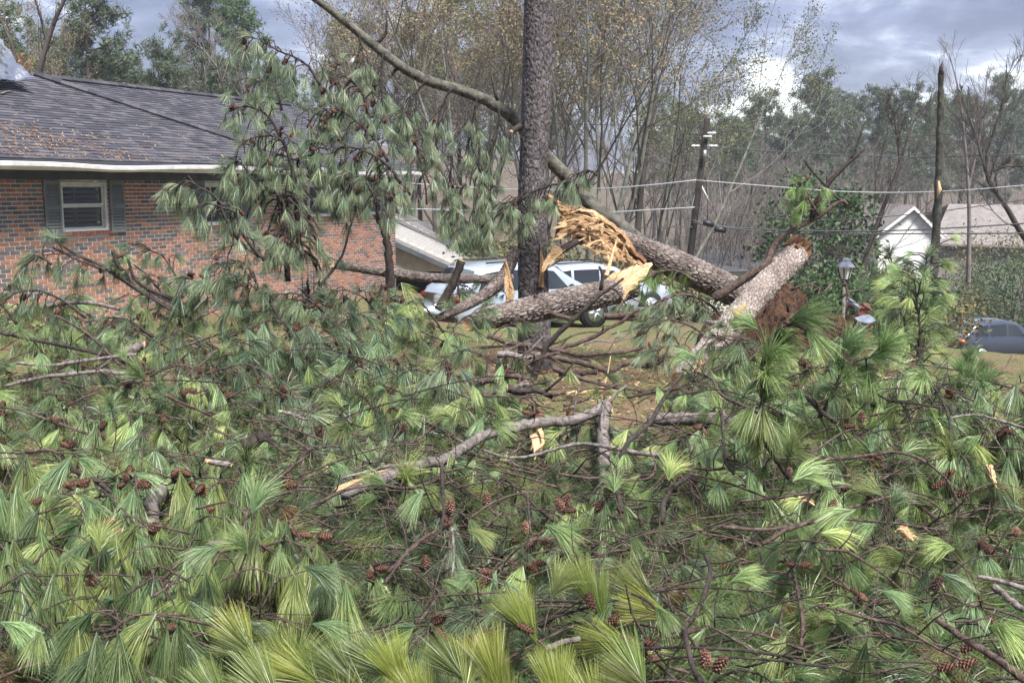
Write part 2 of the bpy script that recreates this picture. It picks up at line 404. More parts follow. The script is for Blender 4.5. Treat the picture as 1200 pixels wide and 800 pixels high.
# windows
M_PANE = MT('window_pane').set(.04, .8); M_PANE.col((.03, .034, .04)); tr_ = M_PANE.n('ShaderNodeBsdfTransparent'); tr_.inputs[0].default_value = (.8, .84, .86, 1); ms_ = M_PANE.n('ShaderNodeMixShader'); ms_.inputs[0].default_value = .62
M_PANE.l(M_PANE.b.outputs[0], ms_.inputs[1]); M_PANE.l(tr_.outputs[0], ms_.inputs[2]); M_PANE.l(ms_.outputs[0], [n_ for n_ in M_PANE.t.nodes if n_.type == 'OUTPUT_MATERIAL'][0].inputs[0]); M_PANE = M_PANE.m
for k, ((a, b, c, d), t) in enumerate(WIN):
    wo = empty('window', HT((a + b) / 2, t, c) - HLOC, 0, house); wl = HT((a + b) / 2, t, c)
    def wpart(mbx, name, mat):
        mbx.v = [tuple(np.array(v) - wl) for v in mbx.v]; o = mbx.build(name, mat, None, False); o.parent = wo; return o
    f = WB(); fr = .055
    f.wbox((a, t + .02, c), (a + fr, t + .12, d)); f.wbox((b - fr, t + .02, c), (b, t + .12, d)); f.wbox((a + fr, t + .02, d - fr), (b - fr, t + .12, d)); f.wbox((a + fr, t + .0, c), (b - fr, t + .12, c + .04))
    wpart(f, 'frame', M_SASH)
    zm = (c + d) / 2 + .02
    for z0, z1, tt in ((zm, d - fr, .05), (c + .04, zm, .075)):
        sx = WB(); e_ = .035
        sx.wbox((a + fr, t + tt, z0), (a + fr + e_, t + tt + .03, z1)); sx.wbox((b - fr - e_, t + tt, z0), (b - fr, t + tt + .03, z1))
        sx.wbox((a + fr + e_, t + tt, z0), (b - fr - e_, t + tt + .03, z0 + e_)); sx.wbox((a + fr + e_, t + tt, z1 - e_), (b - fr - e_, t + tt + .03, z1)); wpart(sx, 'sash', M_SASH)
        pn = WB(); pn.wbox((a + fr + e_, t + tt + .012, z0 + e_), (b - fr - e_, t + tt + .018, z1 - e_)); wpart(pn, 'pane', M_PANE)
    # plantation louvres behind the glass
    z = c + .08; lv = WB(); mid_ = (a + b) / 2 - .12
    while z < d - .12:
        for s0_, s1_ in ((a + fr + .05, mid_ - .03), (mid_ + .03, b - fr - .05)):
            lv.wbox((s0_, t + .125, z), (s1_, t + .135, z + .055))
        z += .085
    lv.wbox((mid_ - .028, t + .12, c + .05), (mid_ + .028, t + .14, d - .06)); wpart(lv, 'louvres', M_BLIND)
    bk = WB(); bk.wbox((a + .002, t + .3, c - .02), (b - .002, t + .32, d + .01)); wpart(bk, 'room_shade_panel', M_BLACK)  # black panel painted in as the shade of the room behind
    # rowlock sill bricks
    n = int((b - a + .06) / .072); 
    for i in range(n):
        k_ = rg.uniform(.8, 1.2); q = a - .03 + (i + .5) * (b - a + .06) / n
        link('sill_brick', unit_brick, wo, HT(q, t - .035, c - .04) - wl, (0, 0, RZ), (.06, .12, .066), (.20 * k_, .085 * k_, .065 * k_))
    # shutters with louvre slats
    sw = (w1[1] - w1[0]) * .335
    slat_me = MB(); slat_me.box((-.5, -.5, -.5), (.5, .5, .5)); slat_me = slat_me.mesh('slat', M_SHUT, False)
    for s0_ in ((a - sw - .02, b + .03) if k != 2 else (b + .03,)):
        so_ = WB(); z0, z1 = c - .05, d + .02; st = .045
        so_.wbox((s0_, t - .035, z0), (s0_ + st, t - .006, z1)); so_.wbox((s0_ + sw - st, t - .035, z0), (s0_ + sw, t - .006, z1))
        for q in (z0, (z0 + z1) / 2 - .03, z1 - .07): so_.wbox((s0_ + st, t - .034, q), (s0_ + sw - st, t - .006, q + .07))
        so_.wbox((s0_ + st, t - .012, z0 + .05), (s0_ + sw - st, t - .007, z1 - .05))
        so_o = hb(so_, 'shutter', M_SHUT)
        if k > 1: continue
        for za, zb in ((z0 + .07, (z0 + z1) / 2 - .03), ((z0 + z1) / 2 + .04, z1 - .07)):
            n = int((zb - za) / .048)
            for i in range(n):
                o = link('slat', slat_me, so_o, HT(s0_ + sw / 2, t - .024, za + (i + .5) * (zb - za) / n) - HLOC, None, (sw - 2 * st, .006, .044)); o.rotation_euler = (R(-32), 0, RZ)
# frieze, soffit, fascia, gutter
ZE = WTOP + .02
for sa, sb, t, nm in ((S0, SJ + .45, 0.0, 0), (SJ + .5, SC + .5, TR, 1)):
    m_ = WB(); m_.wbox((sa, t - .02, WTOP - .005), (min(sb, SC - .01), t + .2, WTOP + .17)); hb(m_, 'frieze', M_FRIEZE)
    m_ = WB(); m_.wbox((sa, t - .52, ZE + .15), (sb, t - .021, ZE + .165)); hb(m_, 'soffit', M_FRIEZE)
    m_ = WB(); m_.wbox((sa, t - .545, ZE + .125), (sb, t - .52, ZE + .30)); hb(m_, 'fascia', M_WHITE)
    g_ = WB(); n = 40; vs = []; prof = [(-.547, .15), (-.60, .15), (-.655, .19), (-.665, .255), (-.655, .262), (-.645, .20), (-.60, .165), (-.55, .165)]
    for i in range(n):
        s = sa + (sb - sa) * i / (n - 1); sag = -.02 * math.sin(s * 1.1) * math.sin(s * .37) - (.03 * math.exp(-((s - 1.5) / .8) ** 2) if nm == 0 else 0)
        for y_, z_ in prof: vs.append(HT(s, t + y_, ZE + z_ + sag))
    k = len(prof); g_.add(vs, [(i * k + j, i * k + (j + 1) % k, (i + 1) * k + (j + 1) % k, (i + 1) * k + j) for i in range(n - 1) for j in range(k)])
    hb(g_, 'gutter', M_WHITE)
# roof: front slope with a hip at its right end, a second slope behind
M_ROOF = MT('asphalt_shingle'); g2_ = M_ROOF.n('ShaderNodeNewGeometry'); f2_ = M_ROOF.noise(60, 4)
M_ROOF.col(M_ROOF.mix(.6, M_ROOF.ramp(g2_.outputs['Random Per Island'], [(0, (.042, .043, .053)), (.5, (.064, .064, .076)), (1, (.10, .095, .105))]), M_ROOF.mix(f2_, (.4, .4, .4), (1.5, 1.5, 1.5)), 'MULTIPLY')); M_ROOF.set(.95, .1); M_ROOF.bump(f2_, .5, .004); M_ROOF = M_ROOF.m
EA = -.58; ZR0 = ZE + .30; PIT = .45; RUN = 4.1; SH = on_wall(370, 200, EA)[0]
def roof_plane(org, u, v, nrm, ulen, vlen, inside, name, seed):
    r_ = random.Random(seed); m_ = MB(); e_ = .14; y_ = 0.0; row = 0
    while y_ < vlen:
        x_ = -r_.uniform(0, .3)
        while x_ < ulen:
            w_ = r_.uniform(.16, .34); a, b = max(x_, 0), min(x_ + w_ - .006, ulen)
            if b > a and inside((a + b) / 2, y_ + e_ / 2):
                th = r_.uniform(.010, .018); h0 = .004 + r_.uniform(0, .003)
                p = [org + u * a + v * y_ + nrm * (th + h0), org + u * b + v * y_ + nrm * (th + h0), org + u * b + v * (y_ + e_ + .02) + nrm * h0, org + u * a + v * (y_ + e_ + .02) + nrm * h0]
                q = [org + u * a + v * y_, org + u * b + v * y_]
                m_.add(p + q, [(0, 1, 2, 3), (4, 5, 1, 0), (4, 0, 3), (5, 2, 1)])
            x_ += w_
        y_ += e_; row += 1
    return tag(hb(m_, name, M_ROOF), kind='stuff')
vl = math.sqrt(1 + PIT * PIT); up_v = (hn + np.array((0, 0, PIT))) / vl; up_n = np.cross(hd, up_v); up_n = up_n if up_n[2] > 0 else -up_n
org = HT(S0, EA, ZR0)
roof = WB()
def slab(mbx, pts, th=.06):
    pts = [np.array(p) for p in pts]; n = len(pts); low = [p - np.array((0, 0, th)) for p in pts]
    mbx.add(pts + low, [tuple(range(n)), tuple(range(2 * n - 1, n - 1, -1))] + [(i, n + i, n + (i + 1) % n, (i + 1) % n) for i in range(n)])
slab(roof, [HT(S0, EA, ZR0), HT(SH, EA, ZR0), HT(SH - RUN, EA + RUN, ZR0 + RUN * PIT), HT(S0, EA + RUN, ZR0 + RUN * PIT)])
slab(roof, [HT(SH, EA, ZR0), HT(SH, EA + 2 * RUN, ZR0), HT(SH - RUN, EA + RUN, ZR0 + RUN * PIT)])
slab(roof, [HT(S0, EA + RUN, ZR0 + RUN * PIT), HT(SH - RUN, EA + RUN, ZR0 + RUN * PIT), HT(SH, EA + 2 * RUN, ZR0), HT(S0, EA + 2 * RUN, ZR0)])
E2 = TR - .55; RUN2 = 4.5; Z2 = ZR0 - .03; S2 = SC + .55
slab(roof, [HT(SH - 3.9, E2, Z2), HT(S2, E2, Z2), HT(S2 - .2, E2 + RUN2, Z2 + RUN2 * PIT), HT(SH - 5.2, E2 + RUN2, Z2 + RUN2 * PIT)])
slab(roof, [HT(SH - 5.2, E2 + RUN2, Z2 + RUN2 * PIT), HT(S2 - .2, E2 + RUN2, Z2 + RUN2 * PIT), HT(S2, E2 + 2 * RUN2, Z2), HT(SH - 3.9, E2 + 2 * RUN2, Z2)])
roof_o = hb(roof, 'roof', M_ROOF)
roof_plane(org, hd, up_v, up_n, SH - S0, RUN * vl, lambda x, y: x < (SH - S0) - y / vl, 'front_shingles', 1)
roof_plane(HT(SH - 3.9, E2, Z2), hd, up_v, up_n, S2 - SH + 3.9, RUN2 * vl, lambda x, y: x > y / vl * 0 + .0, 'rear_shingles', 2)
cap = MB()
for i in range(34):
    a = i / 34; b = (i + 1.12) / 34
    p0, p1 = (HT(SH - RUN * q, EA + RUN * q, ZR0 + RUN * PIT * q + .035 + .004 * (i % 2)) for q in (a, min(b, 1)))
    cap.tube([p0, p1], [.085, .075], 6, 0)
hb(cap, 'hip_cap', M_ROOF)
cap = MB()
for i in range(40):
    a = SH - 5 + (S2 - SH + 4.8) * i / 40; b = a + (S2 - SH + 4.8) / 40 * 1.1
    cap.tube([HT(a, E2 + RUN2, Z2 + RUN2 * PIT + .03), HT(b, E2 + RUN2, Z2 + RUN2 * PIT + .022)], [.085, .075], 6, 0)
hb(cap, 'ridge_cap', M_ROOF)
# pine straw strewn over the shingles
ps = MB(); r_ = random.Random(5)
for i in range(800):
    s = r_.gauss(.6, .9) if i % 3 else r_.gauss(2.2, 3.2); y_ = abs(r_.gauss(0.75 + .25 * math.sin(s * 3), .55 if i % 3 else .95)); 
    if not (S0 < s < SH - y_ and 0.03 < y_ < RUN * vl - .3): continue
    c_ = org + hd * (s - S0) + up_v * y_ + up_n * .03; an = r_.uniform(0, math.pi); l_ = r_.uniform(.03, .12)
    d_ = (hd * math.cos(an) + up_v * math.sin(an)) * l_; e_ = np.cross(up_n, d_); e_ = e_ / np.linalg.norm(e_) * r_.uniform(.003, .014)
    ps.add([c_ - d_ / 2, c_ + e_, c_ + d_ / 2 + up_n * .02, c_ - e_ + up_n * .006], [(0, 1, 2, 3)])
M_STRAW = leaf_mat('pine_straw', (.11, .058, .034), (.20, .115, .07), (.36, .26, .17))
tag(ps.build('roof_pine_straw', M_STRAW), 'brown pine straw and leaves strewn on the dark shingle roof', 'pine straw', kind='stuff')
r_ = random.Random(8)
for k, (q, lab) in enumerate((([(-2, 101), (12, 99), (25, 104), (36, 107)], 'pale bare twig lying on the roof near the ridge'), ([(0, 113), (9, 110), (20, 111)], 'short pale forked twig lying on the roof at left edge'))):
    m_ = MB(); pts = []
    for px, py in q:
        s_, _ = 0, 0; rr = ray(px, py); kk = np.dot(org - CAM, up_n) / np.dot(rr, up_n); pts.append(CAM + rr * kk + up_n * .05)
    m_.tube(smooth_path(pts, 8), [.022 - .002 * i for i in range(8)], 5); tag(m_.build('roof_twig', M_BARKP), lab, 'twig')
# bent metal sheet thrown over the ridge
m_ = MB(); q = [[(-60, 52), (-30, 72), (-8, 90), (4, 94)], [(-40, 36), (-12, 60), (8, 84), (16, 95)], [(-22, 26), (4, 50), (22, 76), (41, 91)]]
vs = []; nu, nv = 14, 7
rows = [smooth_path([P(px, py, 20.0 + .3 * j) + np.array((0, 0, 0.0)) for px, py in row], nu) for j, row in enumerate(q)]
rr_ = np.random.RandomState(2)
for i in range(nu):
    c_ = smooth_path([rows[0][i], rows[1][i], rows[2][i]], nv)
    for j in range(nv): vs.append(c_[j] + rr_.uniform(-.025, .025, 3))
low = [np.array(v) - np.array((0, .02, .02)) for v in vs]; f_ = [(i * nv + j, i * nv + j + 1, (i + 1) * nv + j + 1, (i + 1) * nv + j) for i in range(nu - 1) for j in range(nv - 1)]
m_.add(vs, f_); m_.add(low, [t_[::-1] for t_ in f_])
M_TARP = noisy('weathered_sheet_metal', (.03, .033, .036), (.085, .10, .14), 3.2, .4, .6, .03, spec=.5, lo=.42, hi=.5)
tag(m_.build('bent_roof_sheet', M_TARP), 'crumpled blue-grey sheet thrown over the roof ridge at left edge', 'metal sheet')
# step railing by the recessed door
m_ = empty('step_railing', P(362, 345, 21.5)); tag(m_, 'thin black metal step railing in front of the brick wall', 'railing')
def at_root(mb, root): 
    b = np.array(root.location); mb.v = [tuple(np.array(v) - b) for v in mb.v]; return mb
a_, b_ = P(353, 292, 21.2), P(374, 310, 21.8)
x_ = MB(); x_.tube([a_, b_], .018, 6); at_root(x_, m_).build('rail', M_BLACK, m_)
for i in range(4):
    p = a_ + (b_ - a_) * (i / 3); x_ = MB(); x_.tube([p, (p[0], p[1], ground(p[0], p[1]))], .012, 5); at_root(x_, m_).build('baluster', M_BLACK, m_)

# ------------------------------------------------------------------ garages behind the house
M_SIDING = noisy('cream_siding', (.50, .46, .37), (.62, .58, .48), 4, .7, 0)
M_LROOF = MT('weathered_grey_shingle'); g_ = M_LROOF.noise(9, 6); M_LROOF.col(M_LROOF.ramp(g_, [(.3, (.20, .19, .18)), (.7, (.34, .325, .31))])); M_LROOF.set(.95, .1); M_LROOF.bump(M_LROOF.noise(30, 3, stretch=(.2, 1, 1)), .4, .02); M_LROOF = M_LROOF.m
def gable(name, lab, xr, zr, xe, ze, y0, y1, base, siding, roofm, cat='garage', door=True):
    """gable end towards the camera, ridge running away from it; only the right half of the roof falls towards xe"""
    root = empty(name, (xr, y0, base)); tag(root, lab, cat); w_ = xe - xr
    def bld(mbx, nm, mat): return at_root(mbx, root).build(nm, mat, root, False)
    sl = (zr - ze) / w_
    for sg in (-1, 1):
        m_ = MB(); slab(m_, [(xr, y0 - .35, zr), (xr + sg * (w_ + .35), y0 - .35, ze - .35 * sl), (xr + sg * (w_ + .35), y1, ze - .35 * sl), (xr, y1, zr)], .10); ro = bld(m_, 'roof', roofm)
        n = 22; 
        for i in range(n):
            a = i / n; m2 = MB(); slab(m2, [(xr + sg * (w_ + .35) * a, y0 - .352, zr - (w_ + .35) * a * sl + .004 + .01), (xr + sg * (w_ + .35) * (a + 1 / n), y0 - .352, zr - (w_ + .35) * (a + 1 / n) * sl + .022), (xr + sg * (w_ + .35) * (a + 1 / n), y1 + .002, zr - (w_ + .35) * (a + 1 / n) * sl + .022), (xr + sg * (w_ + .35) * a, y1 + .002, zr - (w_ + .35) * a * sl + .014)], .012)
            o = bld(m2, 'shingle_course', roofm)
        m_ = MB(); slab(m_, [(xr, y0 - .37, zr - .09), (xr + sg * (w_ + .36), y0 - .37, ze - .36 * sl - .09), (xr + sg * (w_ + .36), y0 - .34, ze - .36 * sl - .09), (xr, y0 - .34, zr - .09)], .16); bld(m_, 'rake_board', M_FRIEZE)
    z = ze - .25; h_ = .13
    while z < zr - .1:
        hw = min(w_, (zr - z) / sl - .05); m_ = MB(); m_.box((xr - hw, y0, z), (xr + hw, y0 + .03, z + h_ - .008)); m_.box((xr - hw, y0 + .012, z + h_ - .008), (xr + hw, y0 + .03, z + h_)); bld(m_, 'siding_board', siding); z += h_
    m_ = MB(); m_.box((xr - w_, y0 + .04, base), (xr - w_ + .2, y1 - .2, ze)); m_.box((xr + w_ - .2, y0 + .04, base), (xr + w_, y1 - .2, ze - .1)); m_.box((xr - w_, y1 - .3, base), (xr + w_, y1 - .12, ze)); bld(m_, 'wall', M_SIDING)
    m_ = MB(); m_.box((xr - w_ + .2, y0 + 1.5, base), (xr + w_ - .2, y0 + 1.6, ze - .2)); bld(m_, 'interior_shade_panel', M_BLACK)  # black sheet stands in for the shade inside the building
    return root
pr = P(440, 268, 33); pe = P(531, 309, 33)
gable('garage', 'cream sided garage with grey shingle roof beyond the brick corner', pr[0], pr[2], pe[0], pe[2], 33, 38.5, ground(-3, 33) - .6, M_SIDING, M_LROOF)
pr = P(442, 244, 41); pe = P(520, 284, 41)
gable('shed', 'grey roofed shed peeking out above the cream garage', pr[0], pr[2], pe[0], pe[2], 41, 46, ground(-3, 41) - .6, M_SIDING, M_LROOF, 'shed')
# low dark roof across the street (centre right)
def hip_house(name, lab, cx, cy, wx, wy, base, zeave, zridge, wallm, roofm, rot=0, cat='house'):
    root = empty(name, (cx, cy, base), rot); tag(root, lab, cat)
    a, b = wx / 2, wy / 2; o_ = .5
    m_ = MB(); 
    for lo, hi in (((-a, -b, 0), (a, -b + .2, zeave - base)), ((-a, b - .2, 0), (a, b, zeave - base)), ((-a, -b + .2, 0), (-a + .2, b - .2, zeave - base)), ((a - .2, -b + .2, 0), (a, b - .2, zeave - base))): m_.box(lo, hi)
    m_.build('wall', wallm, root, False)
    m_ = MB(); ze = zeave - base; zr = zridge - base; rl = max(a - b, .2) * .7
    m_.add([(-a - o_, -b - o_, ze), (a + o_, -b - o_, ze), (a + o_, b + o_, ze), (-a - o_, b + o_, ze), (-rl, 0, zr), (rl, 0, zr)], [(0, 1, 5, 4), (1, 2, 5), (2, 3, 4, 5), (3, 0, 4), (3, 2, 1, 0)]); m_.build('roof', roofm, root, False)
    return root
M_DROOF = noisy('dark_shingle_far', (.05, .05, .055), (.075, .075, .08), 5, .95, .3, .02)
c_ = P(850, 290, 62)
hip_house('low_house', 'dark hip roofed house low behind the broken log and utility pole', c_[0] - .5, 64, 9, 7, -7.5, P(850, 318, 60)[2], P(850, 293, 64)[2], M_SIDING, M_DROOF, .25)
# white gabled house on the right
M_STUCCO = noisy('white_siding_far', (.60, .60, .58), (.72, .72, .70), 3, .8, 0)
M_HROOF = noisy('brown_grey_shingle', (.13, .115, .11), (.20, .18, .17), 3, .95, .3, .02)
def white_house():
    Y = 72; A = P(1027, 272, Y); T = P(1069, 240, Y); B = P(1112, 284, Y); zb = ground(30, 75) - 2.5
    root = empty('white_house', (T[0], Y, zb)); tag(root, 'white gabled house with brown grey roof behind the broken snag', 'house')
    def bld(mbx, nm, mat): return at_root(mbx, root).build(nm, mat, root, False)
    hw = B[0] - T[0]; m_ = MB(); sl_ = (T[2] - A[2]) / (T[0] - A[0])
    m_.add([(A[0] + .2, Y, zb), (B[0], Y, zb), (B[0], Y, B[2] + .3), (T[0], Y, T[2] - .25), (A[0] + .2, Y, A[2] - .1), (A[0] + .2, Y + 9, zb), (B[0], Y + 9, zb), (B[0], Y + 9, B[2] + .3), (T[0], Y + 9, T[2] - .25), (A[0] + .2, Y + 9, A[2] - .1)],
           [(0, 1, 2, 3, 4), (9, 8, 7, 6, 5), (0, 4, 9, 5), (1, 6, 7, 2)]); bld(m_, 'wall', M_STUCCO)
    z = zb + .5; m_ = MB()
    k = 0
    while z < T[2] - .6:
        xl = A[0] + .2 if z < A[2] - .1 else A[0] + .2 + (z - A[2] + .1) / sl_; xr = B[0] - .02 if z < B[2] + .3 else B[0] - (z - B[2] - .3) * (B[0] - T[0]) / (T[2] - .55 - B[2])
        if xr > xl + .2: m_.box((xl + .03, Y - .03 - .002 * (k % 2), z), (xr - .03, Y - .004, z + .17))
        z += .19; k += 1
    tag(bld(m_, 'clapboards', M_STUCCO), kind='stuff')
    for p, q in ((A, T), (B, T)):
        m_ = MB(); d = np.array((0, 9.6, 0)); o_ = np.array((0, -.4, 0)); e_ = (p - q) * .06
        slab(m_, [q + o_, p + e_ + o_, p + e_ + d, q + d], .12); bld(m_, 'roof', M_HROOF)
        m_ = MB(); o2 = np.array((0, -.43, -.1)); slab(m_, [q + o2, p + e_ + o2, p + e_ + o2 + np.array((0, .03, 0)), q + o2 + np.array((0, .03, 0))], .22); bld(m_, 'rake_trim', M_STUCCO)
    # long wing to the right
    r0 = P(1112, 239, 76); r1 = P(1250, 240, 76); e0 = P(1092, 285, 71); e1 = P(1262, 290, 71); m_ = MB(); slab(m_, [e0, e1, r1, r0], .15); bld(m_, 'wing_roof', M_HROOF)
    m_ = MB(); bk = np.array((0, 11, 0)); slab(m_, [r0, r1, e1 + bk, e0 + bk], .15); bld(m_, 'wing_roof', M_HROOF)
    m_ = MB(); m_.box((e0[0] + .5, 71.6, zb), (e1[0] - .5, 71.8, e0[2] - .05)); bld(m_, 'wing_wall', M_HROOF)
    for i in range(3):
        x = e0[0] + 2.2 + i * 2.6; m_ = MB(); m_.box((x, 71.55, zb + 1.5), (x + 1.0, 71.598, zb + 2.9)); f_ = bld(m_, 'window', M_GLASS)
white_house()
# ------------------------------------------------------------------ trees of the background
def unit(v): v = np.asarray(v, float); return v / (np.linalg.norm(v) + 1e-9)
def grow(rg, start, d, length, r0, depth, out, tips, spread=.6, kids=(4, 6), upb=.12, wob=.12, ratio=.62, nseg=5, minr=.012):
    p = np.array(start, float); d = unit(d); pts = [p.copy()]; rad = [r0]
    for i in range(nseg):
        d = unit(d + rg.normal(0, wob, 3) + np.array((0, 0, upb)) * .5)
        p = p + d * length / nseg; pts.append(p.copy()); rad.append(max(r0 * (1 - .72 * (i + 1) / nseg), minr * .6))
    out.append((pts, rad))
    if depth == 0:
        tips.extend([(p_, d) for p_ in pts[-3:]]); return
    n = rg.randint(kids[0], kids[1] + 1)
    for k in range(n):
        u = .3 + .7 * (k + rg.uniform(.2, .8)) / n; i = min(int(u * nseg), nseg - 1); q = pts[i] + (pts[i + 1] - pts[i]) * (u * nseg - i)
        ax = unit(pts[i + 1] - pts[i]); s = unit(np.cross(ax, rg.normal(0, 1, 3))); a = spread * rg.uniform(.6, 1.35)
        grow(rg, q, ax * math.cos(a) + s * math.sin(a), length * ratio * rg.uniform(.7, 1.15) * (1.15 - .45 * u), max(rad[i] * .62, minr), depth - 1, out, tips, spread, kids, upb, wob * 1.15, ratio, max(nseg - 1, 3), minr)
def tree_mesh(lines, name, mat, thick=.06):
    mb = MB()
    for pts, rad in lines: mb.tube(pts, rad, 7 if rad[0] > thick * 2 else (5 if rad[0] > thick else 3), caps=False)
    return mb.mesh(name, mat)
def leaf_cloud(centres, rg, per, spread, size, name, mat, flat=.0):
    n = len(centres) * per; c = np.repeat(np.array(centres), per, 0) + rg.normal(0, spread, (n, 3))
    a = rg.normal(0, 1, (n, 3)); a /= np.linalg.norm(a, axis=1)[:, None]; b = np.cross(a, rg.normal(0, 1, (n, 3))); b /= np.linalg.norm(b, axis=1)[:, None]
    s = (size * rg.uniform(.6, 1.3, n))[:, None]; v = np.stack([c - a * s, c + b * s * .5, c + a * s, c - b * s * .5], 1).reshape(-1, 3)
    me = bpy.data.meshes.new(name); me.vertices.add(4 * n); me.vertices.foreach_set('co', v.ravel()); me.loops.add(4 * n); me.loops.foreach_set('vertex_index', np.arange(4 * n)); me.polygons.add(n); me.polygons.foreach_set('loop_start', np.arange(0, 4 * n, 4)); me.update(calc_edges=True); me.materials.append(mat)
    return me
def spray_cloud(centres, rg, per, rad, wid, name, mat):
    """needle clumps: thin triangles radiating from each centre, a little downwards"""
    n = len(centres) * per; c = np.repeat(np.array(centres), per, 0) + rg.normal(0, rad * .3, (n, 3))
    a = rg.normal(0, 1, (n, 3)); a[:, 2] += .25; a /= np.linalg.norm(a, axis=1)[:, None]; b = np.cross(a, rg.normal(0, 1, (n, 3))); b /= np.linalg.norm(b, axis=1)[:, None]
    L_ = (rad * rg.uniform(.6, 1.25, n))[:, None]; v = np.stack([c - b * wid, c + b * wid, c + a * L_], 1).reshape(-1, 3)
    me = bpy.data.meshes.new(name); me.vertices.add(3 * n); me.vertices.foreach_set('co', v.ravel()); me.loops.add(3 * n); me.loops.foreach_set('vertex_index', np.arange(3 * n)); me.polygons.add(n); me.polygons.foreach_set('loop_start', np.arange(0, 3 * n, 3)); me.update(calc_edges=True); me.materials.append(mat)
    return me
ML_PINE = leaf_mat('far_pine_needles', (.045, .085, .04), (.082, .128, .058), (.13, .175, .085))
ML_PINE2 = leaf_mat('far_pine_needles_grey', (.062, .085, .06), (.098, .125, .08), (.14, .165, .105))
ML_OAK = leaf_mat('sparse_autumn_leaves', (.15, .145, .075), (.25, .205, .11), (.30, .19, .095))
ML_OLIVE = leaf_mat('olive_leaves', (.075, .09, .04), (.13, .145, .065), (.20, .20, .09))
ML_EVER = leaf_mat('glossy_evergreen_leaves', (.026, .055, .022), (.05, .09, .035), (.09, .14, .055))
ML_BRUSH = leaf_mat('brown_brush_leaves', (.09, .085, .045), (.13, .135, .065), (.25, .17, .07))
ML_RUST = leaf_mat('rust_leaves', (.22, .09, .04), (.30, .14, .06))
PINES = []; BARES = []; OAKS = []
for s in range(4):
    rg = np.random.RandomState(40 + s); H = 15 + s; lines = []; cen = []
    tr = [np.array((0, 0, 0.)) + np.array((math.sin(i * .5 + s) * .12, math.cos(i * .4 + s) * .12, H * i / 10)) for i in range(11)]
    trunk = MB(); trunk.tube(tr, [.22 * (1 - .085 * i) for i in range(11)], 8); 
    for k in range(34):
        u = .42 + .58 * (k / 33) ** .9; q = tr[0] + np.array((0, 0, H * u)); az = rg.uniform(0, 6.28); ln = (3.4 * math.sin(min(1, (1.08 - u) / .5) * 1.45) + .4) * rg.uniform(.55, 1.15)
        pts = [q]; d = np.array((math.cos(az), math.sin(az), .28))
        for i in range(4): pts.append(pts[-1] + unit(d + rg.normal(0, .16, 3)) * ln / 4)
        trunk.tube(pts, [.05, .04, .03, .02, .012], 4, caps=False)
        for i in range(1, 5):
            for _ in range(3 if i > 2 else 2): cen.append(pts[i] + rg.normal(0, .34, 3))
    PINES.append((trunk.mesh('trunk', M_TWIGD), spray_cloud(cen, rg, 34, .44, .035, 'crown', ML_PINE if s % 2 == 0 else ML_PINE2), H))
for s in range(5):
    rg = np.random.RandomState(70 + s); out = []; tips = []
    grow(rg, (0, 0, 0), (rg.uniform(-.06, .06), rg.uniform(-.06, .06), 1), 9.5, .17, 4, out, tips, .55, (5, 6), .14, .09, .55, 7, .010)
    big = [l_ for l_ in out if l_[1][0] > .06]; small = [l_ for l_ in out if l_[1][0] <= .06]
    BARES.append((tree_mesh(big, 'trunk', M_TWIG if s % 2 else M_TWIGD), tree_mesh(small, 'crown', M_TWIG), 12))
for s in range(3):
    rg = np.random.RandomState(90 + s); out = []; tips = []
    for k in range(5):
        az = 6.28 * k / 5 + rg.uniform(-.3, .3); til = rg.uniform(.22, .72)
        grow(rg, (0, 0, 0), (math.cos(az) * til, math.sin(az) * til, 1), 11, .095, 3, out, tips, .62, (6, 7), .12, .06, .55, 7, .010)
    big = [l_ for l_ in out if l_[1][0] > .05]; small = [l_ for l_ in out if l_[1][0] <= .05]
    c = [t_[0] for t_ in tips if t_[0][2] > 3.5]
    OAKS.append((tree_mesh(big, 'trunk', M_GREENBARK), tree_mesh(small, 'twigs', M_TWIG), leaf_cloud(c, rg, 5, .12, .05, 'crown', [ML_OAK, ML_OLIVE, ML_OAK][s])))
def plant(kind, idx, px, Y, sc, rz, name, cat, group, x=None, dz=0, leaves=True):
    X = x if x is not None else (px - 600) / FPX * Y; z = ground(X, Y) - .15 + dz
    r = empty(name, (X, Y, z), rz); r.scale = (sc,) * 3; tag(r, None, cat, group)
    if kind == 'pine': t_, c_, _ = PINES[idx]; link('trunk', t_, r); link('crown', c_, r)
    elif kind == 'bare': t_, c_, _ = BARES[idx]; link('trunk', t_, r); link('crown', c_, r)
    else:
        t_, w_, c_ = OAKS[idx]; link('trunk', t_, r); link('twigs', w_, r); link('crown', c_, r)
    return r
rg = random.Random(21)
rowA = []    # far woods, right half
for i in range(26):
    px = 770 + i * 17.5 + rg.uniform(-8, 8); Y = rg.uniform(100, 135); rowA.append(plant('pine', rg.randrange(4), px, Y, rg.uniform(.85, 1.25), rg.uniform(0, 6.2), 'pine_tree', 'tree', 'pines of the far treeline'))
label_row(rowA, 'tall dark pine, {} from the left in the far right treeline')
rowB = []
for i in range(24):
    px = 640 + i * 24 + rg.uniform(-12, 12); Y = rg.uniform(74, 100); rowB.append(plant('bare', rg.randrange(5), px, Y, rg.uniform(.75, 1.1), rg.uniform(0, 6.2), 'bare_tree', 'tree', 'bare trees of the far woods'))
label_row(rowB, 'bare brown grey tree, {} from the left in the far woods')
rowC = []    # behind the house, left
for i in range(15):
    px = -30 + i * 21 + rg.uniform(-9, 9); Y = rg.uniform(48, 66); s_ = (1.0 if px < 160 else .82) * rg.uniform(.8, 1.0)
    rowC.append(plant('pine', rg.randrange(4), px, Y, s_ * .78, rg.uniform(0, 6.2), 'pine_tree', 'tree', 'pines behind the brick house'))
label_row(rowC, 'green pine behind the house roof, {} from the left')
